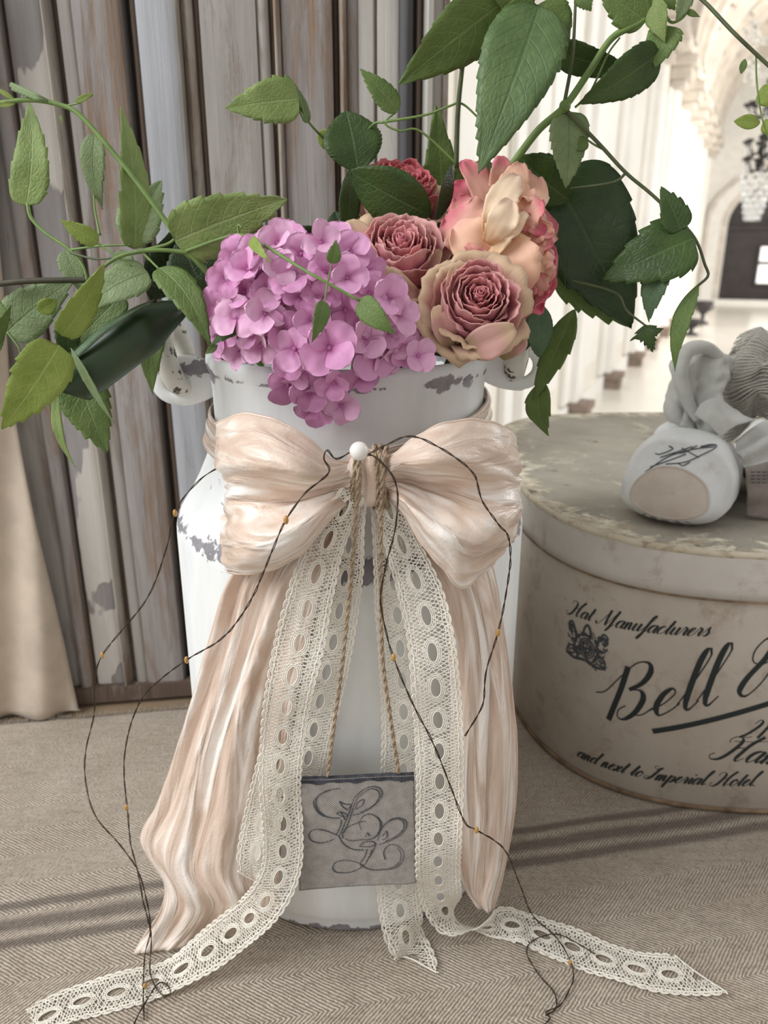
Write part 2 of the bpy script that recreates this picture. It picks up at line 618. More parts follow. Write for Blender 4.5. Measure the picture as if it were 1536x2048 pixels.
MAT_FLOOR = mk_floor()
MAT_STUCCO = plain('white stucco', s2l(248, 246, 241), 0.85, 0.03, 3, 0.3)
MAT_CREAM = plain('cream stucco', s2l(242, 237, 226), 0.85, 0.03, 3, 0.3)
MAT_STONE = plain('weathered stone moulding', s2l(220, 212, 202), 0.9, 0.10, 5, 0.5)
MAT_STONEW = plain('white rough brick', s2l(248, 246, 242), 0.9, 0.04, 8, 0.6)
MAT_PLINTH = plain('brown stone plinth', s2l(150, 134, 122), 0.8, 0.15, 12)
MAT_DOOR = plain('dark hall door', s2l(62, 56, 56), 0.6, 0.15, 4)

mb = MB()
mb.box(-8, 22, -3, 30, FLOOR_Z - 0.1, FLOOR_Z)
fl = mb.build('floor', MAT_FLOOR, smooth=False)
fl['kind'] = 'structure'

SP = 2.75                       # spring line of the vault
WID = 4.6
END = 15.6
wl = structure('wall_left', HP(0, 0, FLOOR_Z))
mb = MB()
hbox(mb, -5.0, END, -0.35, 0.0, FLOOR_Z, SP + 0.15)
mb.build('wall_panel', MAT_CREAM, wl, smooth=False)
for i in range(-2, 9):
    s = i * 1.75
    mb = MB()
    hbox(mb, s - 0.13, s + 0.13, 0, 0.11, FLOOR_Z + 0.16, SP - 0.36)
    hbox(mb, s - 0.32, s + 0.32, 0, 0.05, FLOOR_Z + 0.16, SP - 0.36)
    bevel(mb.build('pilaster', MAT_STUCCO, wl, smooth=False), 0.012)
    mb = MB()
    hbox(mb, s - 0.12, s + 0.12, 0, 0.20, FLOOR_Z, FLOOR_Z + 0.10)
    hbox(mb, s - 0.14, s + 0.14, 0, 0.22, FLOOR_Z + 0.10, FLOOR_Z + 0.16)
    mb.build('plinth', MAT_PLINTH, wl, smooth=False)
    mb = MB()
    hbox(mb, s - 0.17, s + 0.17, 0, 0.20, SP - 0.36, SP - 0.26)
    hbox(mb, s - 0.22, s + 0.22, 0, 0.26, SP - 0.26, SP - 0.12)
    hbox(mb, s - 0.28, s + 0.28, 0, 0.32, SP - 0.12, SP)
    bevel(mb.build('capital', MAT_STONE, wl, smooth=False), 0.015)
    if i < 8:
        mb = MB()
        hbox(mb, s + 0.55, s + 1.2, 0, 0.03, FLOOR_Z + 0.35, SP - 0.5)
        bevel(mb.build('wall_panel_moulding', MAT_STUCCO, wl, smooth=False), 0.01)
mb = MB()
hbox(mb, -5.0, END, 0, 0.24, SP, SP + 0.15)
mb.build('cornice', MAT_STONE, wl, smooth=False)
mb = MB()
hbox(mb, -5.0, END, 0, 0.05, FLOOR_Z, FLOOR_Z + 0.14)
bbd = mb.build('baseboard_left', MAT_STUCCO, smooth=False)
bbd['kind'] = 'structure'

# vault: half barrel with transverse ribs
ce = structure('ceiling', HP(5, WID / 2, SP))


def vault(mb, s0, s1, r0, r1, n=28, a0=0.0, a1=PI):
    """band of the barrel between radii r0 (inside) and r1"""
    b = len(mb.v)
    for k in range(n + 1):
        a = a0 + (a1 - a0) * k / n
        for (s, r) in ((s0, r0), (s1, r0), (s1, r1), (s0, r1)):
            mb.v.append(tuple(HP(s, WID / 2 - r * math.cos(a), SP + 0.15 + r * 0.92 * math.sin(a))))
    for k in range(n):
        for j in range(4):
            j2 = (j + 1) % 4
            mb.f.append((b + 4 * k + j, b + 4 * k + j2, b + 4 * k + 4 + j2, b + 4 * k + 4 + j))


mb = MB()
vault(mb, 3.0, END + 0.3, WID / 2, WID / 2 + 0.2)
mb.build('vault_shell', MAT_CREAM, ce)
for i in range(2, 9):
    mb = MB()
    vault(mb, i * 1.75 - 0.26, i * 1.75 + 0.26, WID / 2 - 0.16, WID / 2 + 0.02)
    vault(mb, i * 1.75 - 0.14, i * 1.75 + 0.14, WID / 2 - 0.26, WID / 2 - 0.14)
    mb.build('vault_rib', MAT_STONE, ce, smooth=False)
# shaped bricks along the rib faces
for i in (5, 6, 7):
    for k in range(9):
        a = 0.12 + k * 0.16
        mb = MB()
        vault(mb, i * 1.75 - 0.31, i * 1.75 - 0.25, WID / 2 - 0.12, WID / 2 - 0.02, 2, a, a + 0.13)
        mb.build('stone_block', MAT_STONE, ce, smooth=False)

# end wall with an arched recess, and the dark arched door standing in it
we = structure('wall_end', HP(END, WID / 2, FLOOR_Z))
DC, DW = 2.0, 1.42               # door centre and half width along HN
DT = 1.02                        # spring of the door arch


def archwall(mb, s0, s1, d0, d1, ztop, dc, hw, zsp, n=20):
    """wall slab with an arched opening"""
    pts_in = [(dc - hw, FLOOR_Z)] + [(dc - hw * math.cos(PI * k / n), zsp + hw * 0.72 * math.sin(PI * k / n)) for k in range(n + 1)] + [(dc + hw, FLOOR_Z)]
    pts_out = []
    for (d, z) in pts_in:
        if z <= FLOOR_Z + 1e-6:
            pts_out.append((d0 if d < dc else d1, FLOOR_Z))
        else:
            f = (d - (dc - hw)) / (2 * hw)
            pts_out.append((d0 + (d1 - d0) * f, ztop if 0.02 < f < 0.98 else ztop))
    b = len(mb.v)
    m = len(pts_in)
    for s in (s0, s1):
        for q in pts_in:
            mb.v.append(tuple(HP(s, *q)))
        for q in pts_out:
            mb.v.append(tuple(HP(s, *q)))
    for k in range(m - 1):
        mb.f.append((b + k, b + k + 1, b + m + k + 1, b + m + k))
        mb.f.append((b + 2 * m + k + 1, b + 2 * m + k, b + 3 * m + k, b + 3 * m + k + 1))
        mb.f.append((b + k + 1, b + k, b + 2 * m + k, b + 2 * m + k + 1))


mb = MB()
archwall(mb, END, END + 0.5, -0.4, WID + 0.4, SP + 3.0, DC, DW, DT)
mb.build('wall_panel', MAT_STONEW, we, smooth=False)
for hw0, hw1, sa, m_ in ((DW + 0.02, DW + 0.16, 0.07, MAT_STONE), (DW + 0.16, DW + 0.42, 0.12, MAT_STONEW), (DW + 0.42, DW + 0.52, 0.2, MAT_STONE)):
    mb = MB()
    n = 24
    path = [(-1, FLOOR_Z)] + [(-math.cos(PI * k / n), None) for k in range(n + 1)] + [(1, FLOOR_Z)]
    b = 0
    for k, (cx, zz) in enumerate(path):
        ang = PI * (k - 1) / n
        for (s, hw) in ((END - sa, hw0), (END - sa, hw1), (END, hw1), (END, hw0)):
            z = FLOOR_Z if zz is not None else DT + hw * 0.72 * math.sin(ang)
            mb.v.append(tuple(HP(s, DC + cx * hw, z)))
    for k in range(len(path) - 1):
        for j in range(4):
            j2 = (j + 1) % 4
            mb.f.append((4 * k + j, 4 * k + j2, 4 * k + 4 + j2, 4 * k + 4 + j))
    mb.build('arch_moulding', m_, we, smooth=False)
mb = MB()
hbox(mb, END - 0.5, END, DC - 1.9, DC + 1.9, FLOOR_Z, FLOOR_Z + 0.06)
hbox(mb, END - 0.25, END, DC - 1.9, DC + 1.9, FLOOR_Z + 0.06, FLOOR_Z + 0.12)
mb.build('step', MAT_STUCCO, we, smooth=False)

dr = structure('door_1', HP(END + 0.2, DC, FLOOR_Z))
mb = MB()
n = 24
out = [(DC - DW, FLOOR_Z)] + [(DC - DW * math.cos(PI * k / n), DT + DW * 0.72 * math.sin(PI * k / n)) for k in range(n + 1)] + [(DC + DW, FLOOR_Z)]
for s in (END + 0.2, END + 0.28):
    mb.v += [tuple(HP(s, *q)) for q in out]
m = len(out)
mb.f.append(tuple(range(m)))
mb.f.append(tuple(reversed(range(m, 2 * m))))
mb.build('door_leaf', MAT_DOOR, dr, smooth=False)
for (d0, d1, z0, z1) in ((DC - 1.15, DC - 0.12, 1.1, 1.7), (DC + 0.12, DC + 1.15, 1.1, 1.7), (DC - DW, DC + DW, 0.86, 1.0)):
    mb = MB()
    hbox(mb, END + 0.16, END + 0.2, d0, d1, z0, z1)
    bevel(mb.build('door_moulding', MAT_DOOR, dr, smooth=False), 0.02)
MAT_PANE = NT('daylit window pane')
MAT_PANE.p(Base_Color=(0.9, 0.9, 0.86), Roughness=0.2, Emission_Color=(1.0, 0.98, 0.93), Emission_Strength=0.9)
MAT_PANE = MAT_PANE.m
win = MB()
for z in (-0.42, 0.10, 0.52):
    hbox(win, END + 0.12, END + 0.2, DC - 0.62, DC + 0.62, z - 0.035, z + 0.035)
for d in (-0.62, 0.0, 0.62):
    hbox(win, END + 0.12, END + 0.2, DC + d - 0.035, DC + d + 0.035, -0.42, 0.52)
wf = win.build('window_frame', MAT_DOOR, dr, smooth=False)
for (d0, d1) in ((-0.6, -0.03), (0.03, 0.6)):
    for (z0, z1) in ((-0.4, 0.07), (0.13, 0.5)):
        mb = MB()
        hbox(mb, END + 0.17, END + 0.195, DC + d0, DC + d1, z0, z1)
        mb.build('pane', MAT_PANE, wf, smooth=False)

# two dark iron lantern stands by the wall near the end
MAT_IRON = plain('dark iron', s2l(52, 48, 50), 0.5, 0.1, 20)
for i, (s, d, hgt) in enumerate(((9.6, 0.55, 0.42), (7.4, 0.5, 0.26))):
    q = HP(s, d, FLOOR_Z)
    e = thing('iron_urn', ['tall dark iron urn standing by the hall wall', 'low dark iron urn on the hall floor'][i], 'urn', q)
    mb = MB()
    mb.lathe([(0.001, 0), (0.12, 0), (0.12, 0.03), (0.04, 0.06), (0.035, hgt * 0.4), (0.12, hgt * 0.6), (0.15, hgt * 0.85), (0.17, hgt), (0.15, hgt), (0.1, hgt * 0.7), (0.001, hgt * 0.65)], 20, q)
    mb.build('bowl', MAT_IRON, e)
    for sg in (-1, 1):
        mb = MB()
        mb.tube([q + Vector((sg * (0.14 + 0.05 * math.sin(PI * k / 8)), 0, hgt * (0.6 + 0.3 * k / 8))) for k in range(9)], 0.012, 6)
        mb.build('handle', MAT_IRON, e)

# chandelier hanging in the hall
MAT_CRYS = NT('crystal').p(Base_Color=(0.93, 0.95, 0.97), Roughness=0.03, Transmission_Weight=0.96, IOR=1.5).m
CHX = P(1531, 250, 8.6)
chl = thing('chandelier', 'crystal drop chandelier with curled dark arms hanging in the pale hall', 'chandelier', CHX)
zt, zb = P(1531, -60, 8.6).z, P(1531, 345, 8.6).z
mb = MB()
mb.tube([(CHX.x, CHX.y, zt + 1.6), (CHX.x, CHX.y, zb)], 0.018, 8)
for k in range(7):
    z = zb + (zt - zb) * (k + 0.3) / 7
    mb.ball((CHX.x, CHX.y, z), 0.05, 8, (1, 1, 0.7))
mb.build('column', MAT_IRON, chl)
rnd = random.Random(4)
for vv, rr, na in ((60, 0.30, 8), (130, 0.25, 8), (215, 0.19, 8), (290, 0.16, 6), (325, 0.14, 6)):
    z = P(1531, vv, 8.6).z
    for k in range(na):
        a = 2 * PI * k / na + 0.3
        c = Vector((math.cos(a), math.sin(a), 0))
        b0 = Vector((CHX.x, CHX.y, z))
        mb = MB()
        mb.tube([b0 + c * (rr * t) + Vector((0, 0, -0.09 * math.sin(PI * t) + 0.05 * max(0, t - 0.7))) for t in np.linspace(0, 1, 9)], 0.010, 6)
        mb.tube([b0 + c * rr + Vector((0, 0, 0.02)), b0 + c * rr + Vector((0, 0, 0.05))], [0.035, 0.04], 10)
        mb.build('arm', MAT_IRON if vv > 200 else MAT_CRYS, chl)
        mb = MB()
        for q in range(3):
            mb.ball(tuple(b0 + c * rr + Vector((0, 0, -0.03 - 0.045 * q))), 0.02, 5, (1, 1, 1.25))
        mb.build('crystal_drop', MAT_CRYS, chl)
for ring in range(8):
    vv = 352 + ring * 12
    z = P(1531, vv, 8.6).z
    rr = 0.155 - 0.013 * ring
    for k in range(9):
        a = 2 * PI * k / 9 + ring * 0.35
        mb = MB()
        mb.ball((CHX.x + rr * math.cos(a), CHX.y + rr * math.sin(a), z), 0.028, 6, (1, 1, 1.2))
        mb.build('crystal_bead', MAT_CRYS, chl)

# ================================================================== TABLE AND LINEN
tb = thing('side_table', 'wooden table under the striped linen runner', 'table', (0.1, 0.7, FLOOR_Z))
MAT_TBL = plain('pale table wood', s2l(150, 128, 104), 0.7, 0.15, 20)
mb = MB()
mb.box(-0.86, 0.95, 0.02, 1.24, -0.045, -0.0055)
bevel(mb.build('table_top', MAT_TBL, tb, smooth=False), 0.006)
for sx in (-0.72, 0.88):
    for sy in (0.08, 1.18):
        mb = MB()
        mb.box(sx - 0.03, sx + 0.03, sy - 0.03, sy + 0.03, FLOOR_Z, -0.045)
        mb.build('leg', MAT_TBL, tb, smooth=False)
mb = MB()
mb.box(-0.7, 0.86, 0.07, 1.19, -0.13, -0.046)
mb.build('apron', MAT_TBL, tb, smooth=False)


def cloth_edge(x):
    return 0.768 + 0.15 * x + 0.0025 * nz(x * 14) + 0.001 * nz(x * 120)


nx, ny = 150, 90
g = []
for i in range(nx + 1):
    x = -0.76 + 1.66 * i / nx
    row = []
    for j in range(ny + 1):
        t = j / ny
        e = cloth_edge(x)
        y = 0.03 + (e - 0.03) * t
        z = 0.0006 * nz(x * 9, y * 13) + 0.0004 * nz(x * 30, y * 34)
        if t > 0.96:
            z -= 0.0018 * ((t - 0.96) / 0.04) ** 2
        z = min(z - 0.0006, 0.0)
        if x > 0.12:
            z = min(z, -0.0012)
        row.append((x, y, z))
    g.append(row)
mb = MB()
mb.grid(g)
cl = mb.build('linen_runner', MAT_CLOTH)
tag(cl, 'beige herringbone linen runner with dark stripes covering the table', 'runner')
sm = solid(cl, 0.0018, -1.0)
# frayed hem threads along the back edge
mb = MB()
rnd = random.Random(11)
for k in range(420):
    x = -0.5 + 0.55 * rnd.random()
    e = cloth_edge(x)
    mb.tube([(x, e - 0.004, -0.0005), (x + rnd.uniform(-.002, .002), e - 0.0005, 0.0012 * rnd.random()), (x + rnd.uniform(-.003, .003), e + rnd.uniform(0, .003), rnd.uniform(-.001, .0025))], 0.0003, 3)
fr = mb.build('frayed_hem', MAT_CLOTH, cl)
fr['kind'] = 'stuff'

# ================================================================== WEATHERED BOARDS
def YB(x):
    return 0.805 + 0.15 * x


def XB(u):
    y = 0.75
    for _ in range(6):
        x = P(u, 0, y).x
        y = YB(x)
    return x


BR1, BR2 = s2l(104, 82, 66), s2l(166, 138, 114)
DK1, DK2 = s2l(76, 64, 56), s2l(122, 102, 88)
W = [mk_wood('board pale blue grey', BR1, BR2, s2l(192, 195, 201), 0.70, 0.35, 1.3),
     mk_wood('board brown worn', BR1, s2l(170, 140, 114), s2l(172, 166, 164), 0.50, 0.20, 4.1),
     mk_wood('board grey weathered', s2l(112, 94, 80), s2l(168, 150, 134), s2l(188, 183, 177), 0.60, 0.1, 7.7),
     mk_wood('board dark groove', DK1, DK2, s2l(170, 160, 150), 0.25, 0.05, 9.2),
     mk_wood('board cream peeling', BR1, BR2, s2l(172, 168, 168), 0.66, 0.62, 12.4),
     mk_wood('board bead', DK1, BR2, s2l(200, 192, 182), 0.5, 0.15, 15.0),
     mk_wood('board gap', s2l(48, 42, 38), s2l(92, 80, 70), s2l(120, 110, 100), 0.1, 0.0, 18.0)]
wb = structure('wall_back', (-0.3, YB(-0.3), 0))
# (u at the top of the photo, left and right), how far it stands proud, material
STR = [(-760, -640, .008, 2), (-640, -624, .000, 3), (-624, -520, .010, 1), (-520, -500, .013, 5), (-500, -400, .007, 0), (-400, -385, .000, 3), (-385, -330, .009, 4),
       (-330, -262, .010, 1), (-262, -250, .002, 3), (-250, -150, .008, 4), (-150, -134, .014, 5), (-134, -30, .006, 2),
       (-30, 2, .012, 1), (2, 12, .001, 3), (12, 86, .007, 4), (86, 104, .013, 5), (104, 118, .002, 3), (118, 148, .009, 2),
       (148, 243, .012, 1), (243, 258, -.010, 6), (258, 272, .004, 3), (272, 352, .008, 0), (352, 360, .012, 5),
       (360, 384, .005, 5), (384, 398, .000, 3), (398, 512, .007, 2), (512, 536, .004, 2), (536, 546, -.003, 3),
       (546, 562, .011, 5), (562, 664, .009, 1), (664, 677, -.002, 3), (677, 694, .012, 5), (694, 716, .007, 1)]
for (u0, u1, pr, mi) in STR:
    x0, x1 = XB(u0) + 0.0003, XB(u1) - 0.0003
    # front profile: rounded arrises, beads are half round
    n = 7
    bead = mi == 5
    prof = []
    for k in range(n + 1):
        t = k / n
        x = x0 + (x1 - x0) * t
        e = min(t, 1 - t)
        if bead:
            d = pr * 0.4 + pr * 0.8 * math.sin(PI * t)
        else:
            d = pr - 0.0022 * max(0, 1 - e * (x1 - x0) / 0.004) ** 2
        prof.append((x, YB(x) - d))
    zs = np.linspace(0.0, 0.92, 24)
    b = MB()
    for (x, y) in prof:
        pass
    gfr = [[(x + 0.0005 * nz(z * 7, u0), y + 0.0008 * nz(x * 40, z * 6, mi), z) for z in zs] for (x, y) in prof]
    b.grid(gfr)
    # sides and back
    xa, ya = prof[0]
    xb_, yb_ = prof[-1]
    b.grid([[(xa, YB(xa) + 0.02, z) for z in zs], [gfr[0][k] for k in range(len(zs))]])
    b.grid([[gfr[-1][k] for k in range(len(zs))], [(xb_, YB(xb_) + 0.02, z) for z in zs]])
    b.grid([[(xb_, YB(xb_) + 0.02, z) for z in zs], [(xa, YB(xa) + 0.02, z) for z in zs]])
    b.build('plank', W[mi], wb)
mb = MB()
x0, x1 = XB(-760), XB(716)
mb.box8([(x0, YB(x0) - .016, 0), (x1, YB(x1) - .016, 0), (x1, YB(x1) - .002, 0), (x0, YB(x0) - .002, 0),
         (x0, YB(x0) - .016, .018), (x1, YB(x1) - .016, .018), (x1, YB(x1) - .002, .018), (x0, YB(x0) - .002, .018)])
mb.build('bottom_rail', W[3], wb, smooth=False)

# white painted jamb and posts at the open side of the boards
tr = structure('trim_1', (0.0, YB(0), 0))
MAT_JAMB = mk_wood('jamb cream paint', BR1, BR2, s2l(226, 222, 214), 0.98, 0.3, 21.0)
MAT_POSTD = mk_wood('post charcoal', s2l(58, 56, 56), s2l(98, 96, 98), s2l(120, 120, 124), 0.2, 0.1, 25.0)
MAT_POSTB = mk_wood('post umber', s2l(70, 58, 50), s2l(120, 104, 92), s2l(150, 140, 132), 0.2, 0.1, 27.0)
for (u0, u1, pr, m_, rnd_) in ((716, 748, .004, MAT_JAMB, 0), (748, 754, -.002, W[5], 0), (754, 800, .003, MAT_JAMB, 0), (800, 828, .010, MAT_POSTD, 1), (828, 846, .004, MAT_POSTB, 1),
                               (846, 868, .008, MAT_JAMB, 1), (868, 888, .004, W[2], 0), (888, 900, .006, W[5], 0)):
    x0, x1 = XB(u0), XB(u1)
    b = MB()
    n = 8
    prof = [(x0 + (x1 - x0) * k / n, YB(x0 + (x1 - x0) * k / n) - pr - (0.010 * math.sin(PI * k / n) if rnd_ else 0.001 * math.sin(PI * k / n))) for k in range(n + 1)]
    zs = np.linspace(0.0, 0.92, 20)
    loop = prof + [(x1, YB(x1) + .02), (x0, YB(x0) + .02), prof[0]]
    b.grid([[(x, y, z) for z in zs] for (x, y) in loop])
    b.build('jamb_strip', m_, tr)

# ================================================================== CURTAIN
MAT_CURT = plain('beige linen curtain', s2l(200, 184, 166), 0.95, 0.08, 30, 0.3, 0.2)
nx, nzv = 70, 50
g = []
for i in range(nx + 1):
    t = i / nx
    row = []
    for j in range(nzv + 1):
        h = j / nzv                                     # 0 bottom .. 1 top
        v = 1452 - h * 1600
        hh = h * 1600 / 900
        ur = 166 - 150 * max(0, min(1, hh * 1.30)) ** 0.9 - 60 * max(0, hh - .77) + 3 * math.sin(hh * 9)
        ul = -520
        u = ul + (ur - ul) * t
        xg = P(u, v, 0.71).x
        y = YB(max(xg, -0.62)) - 0.034 + 0.006 * math.sin(u * 0.058 + 0.9 * hh) * (1 - 0.3 * min(1, hh)) + 0.003 * math.sin(u * 0.023 + 2) - 0.004 * h
        if t > 0.93:
            y += 0.006 * ((t - 0.93) / 0.07) ** 2
        p = P(u, v, y)
        row.append((p.x, p.y, max(p.z, 0.0006)))
    g.append(row)
mb = MB()
mb.grid(g)
cu = mb.build('linen_curtain', MAT_CURT)
solid(cu, 0.0012)
tag(cu, 'beige linen curtain hanging in soft folds against the weathered boards', 'curtain')

# ================================================================== MILK CAN
CX, CY = -0.0257, 0.566
RB, RN = 0.1315, 0.0985
can = thing('milk_can', 'chipped white painted metal milk can used as a vase', 'milk can', (CX, CY, 0))
mb = MB()
prof = [(0.0005, 0.001), (0.122, 0.001), (0.1265, 0.0), (0.1285, 0.003), (0.1275, 0.008), (0.1295, 0.012), (RB, 0.018)]
prof += [(RB, z) for z in np.linspace(0.03, 0.280, 14)]
prof += [(0.1312, 0.286), (0.1300, 0.2915), (0.1270, 0.297), (0.1230, 0.303), (0.1180, 0.311), (0.1125, 0.321), (0.1070, 0.333), (0.1025, 0.344), (RN + 0.001, 0.353), (RN, 0.360)]
mb.lathe(prof, 120, (CX, CY, 0))
mb.build('body', MAT_CAN, can)
mb = MB()
prof = [(RN, 0.358), (RN - 0.0003, 0.37), (RN, 0.385), (RN + 0.001, 0.396), (RN + 0.0025, 0.4005), (RN + 0.0035, 0.404), (RN + 0.0030, 0.4085), (RN + 0.0005, 0.410),
        (RN - 0.0030, 0.409), (RN - 0.0045, 0.404), (RN - 0.0045, 0.36), (RN - 0.005, 0.30), (0.001, 0.295)]
mb.lathe(prof, 120, (CX, CY, 0))
mb.build('neck', MAT_CAN, can)


def ear(sg):
    """flat lug with a hole, standing out from the neck"""
    cx = CX + sg * 0.1205
    cz = 0.3895 if sg < 0 else 0.4005
    th = 0.0035
    yy = CY - 0.012
    mb = MB()
    n = 40
    outer, inner = [], []
    for k in range(n):
        a = 2 * PI * k / n
        c, s = math.cos(a), math.sin(a)
        ox, oz = 0.0175 * c, 0.0175 * s
        if c * sg < 0:                                     # root widens into the neck
            ox = 0.034 * c
            oz = 0.0175 * s + (0.003 * abs(c) if s > 0 else -0.001)
        outer.append((cx + ox + sg * 0.004, cz + oz))
        inner.append((cx + sg * 0.004 + 0.0078 * c, cz - 0.001 + 0.0078 * s))
    rounds = [(inner, -th * .8), (inner, th * .8), ]
    rings = [[(x, yy - th * .7, z) for x, z in inner], [(x, yy - th, z) for x, z in [(i[0] * .85 + o[0] * .15, i[1] * .85 + o[1] * .15) for i, o in zip(inner, outer)]],
             [(x, yy - th, z) for x, z in [(i[0] * .15 + o[0] * .85, i[1] * .15 + o[1] * .85) for i, o in zip(inner, outer)]],
             [(x, yy - th * .4, z) for x, z in outer], [(x, yy + th * .4, z) for x, z in outer],
             [(x, yy + th, z) for x, z in [(i[0] * .15 + o[0] * .85, i[1] * .15 + o[1] * .85) for i, o in zip(inner, outer)]],
             [(x, yy + th, z) for x, z in [(i[0] * .85 + o[0] * .15, i[1] * .85 + o[1] * .15) for i, o in zip(inner, outer)]],
             [(x, yy + th * .7, z) for x, z in inner]]
    m = len(rings)
    for r in rings:
        mb.v += r
    for i in range(m):
        j = (i + 1) % m
        for k in range(n):
            k2 = (k + 1) % n
            mb.f.append((i * n + k, i * n + k2, j * n + k2, j * n + k))
    e = mb.build('lug', MAT_CAN, can)
    # ring link through the hole, standing up and leaning
    hx = cx + sg * 0.004
    pts = []
    for k in range(36):
        a = 2 * PI * k / 36
        w_ = math.cos(a) * 0.0125
        h_ = math.sin(a) * 0.0225
        pts.append((hx + sg * 0.004 * (h_ / 0.022) - sg * 0.0015 + 0.25 * w_, yy + w_, cz + 0.018 + h_))
    mb = MB()
    mb.tube(pts, 0.0078, 12, closed=True)
    mb.build('ring_handle', MAT_RING, can)


ear(-1)
ear(1)

# ================================================================== HAT BOX
BXC, BYC, BA, BB, BN = 0.405, 0.838, 0.268, 0.278, 3.3
LIDZ, LIDB = 0.250, 0.208


def sup(a, da=0.0, n=BN):
    c, s = math.cos(a), math.sin(a)
    return (BXC + (BA + da) * math.copysign(abs(c) ** (2 / n), c), BYC + (BB + da) * math.copysign(abs(s) ** (2 / n), s))


hb = thing('hat_box', 'large oval aged paper hat box with black script lettering', 'hat box', (BXC, BYC, 0))
NA = 180


def sweep(prof, mat, name, close_top=False, close_bot=False, wob=0.0):
    mb = MB()
    for (da, z) in prof:
        for k in range(NA):
            a = 2 * PI * k / NA
            x, y = sup(a, da)
            w = wob * nz(a * 5, z * 9)
            mb.v.append((x + w, y + w, z))
    for i in range(len(prof) - 1):
        for k in range(NA):
            k2 = (k + 1) % NA
            mb.f.append((i * NA + k, i * NA + k2, (i + 1) * NA + k2, (i + 1) * NA + k))
    if close_top:
        mb.f.append(tuple((len(prof) - 1) * NA + k for k in range(NA)))
    if close_bot:
        mb.f.append(tuple(k for k in reversed(range(NA))))
    return mb.build(name, mat, hb)


sweep([(-0.006, 0.0), (-0.004, 0.0015), (-0.004, LIDB + 0.02)], MAT_BOX, 'box_side', close_bot=True)
sweep([(-0.0038, 0.0), (-0.0022, 0.0008), (-0.0022, 0.0035), (-0.0036, 0.0045)], MAT_BOXEDGE, 'bottom_rim')
sweep([(-0.0035, LIDB), (-0.0005, LIDB + 0.0004), (-0.0003, LIDB + 0.01), (-0.0003, LIDZ - 0.004), (-0.0012, LIDZ - 0.0012)], MAT_LID, 'lid_band')
MAT_RIM = mk_card('worn lid rim', s2l(196, 184, 160), s2l(214, 204, 184), s2l(130, 104, 80), 22, 0.5)
sweep([(-0.0002, LIDZ - 0.0045), (0.0010, LIDZ - 0.003), (0.0012, LIDZ - 0.001), (-0.0004, LIDZ + 0.0006), (-0.003, LIDZ + 0.0004)], MAT_RIM, 'lid_rim', wob=0.0006)
sweep([(-0.0028, LIDZ - 0.001), (-0.003, LIDZ + 0.0003), (-0.02, LIDZ - 0.0005), (-0.1, LIDZ - 0.0006)], MAT_LIDTOP, 'lid_top', close_top=True)
sweep([(0.0, LIDB - 0.0010), (0.0002, LIDB - 0.0002), (0.0, LIDB + 0.0008), (-0.003, LIDB + 0.0008), (-0.003, LIDB - 0.001), (0.0, LIDB - 0.001)], MAT_BOXEDGE, 'lid_lower_edge')

# arc-length table of the side, for lettering
_ang = np.linspace(PI * 0.75, PI * 1.75, 2000)
_pts = np.array([sup(a, -0.0036) for a in _ang])
_len = np.concatenate([[0], np.cumsum(np.linalg.norm(np.diff(_pts, axis=0), axis=1))])


def side_pt(s, z):
    x = np.interp(s, _len, _pts[:, 0])
    y = np.interp(s, _len, _pts[:, 1])
    return (x, y, z)


def side_uv(u, v):
    """where the sight line through (u, v) meets the box side: (arc length, height)"""
    d = ray(u, v)
    best = None
    ys = _pts[:, 1]
    xs = ys * d.x / d.y
    diff = xs - _pts[:, 0]
    idx = np.where(np.sign(diff[:-1]) != np.sign(diff[1:]))[0]
    i = min(idx, key=lambda k: ys[k])
    return float(_len[i]), float(CAM_H + ys[i] * d.z / d.y)


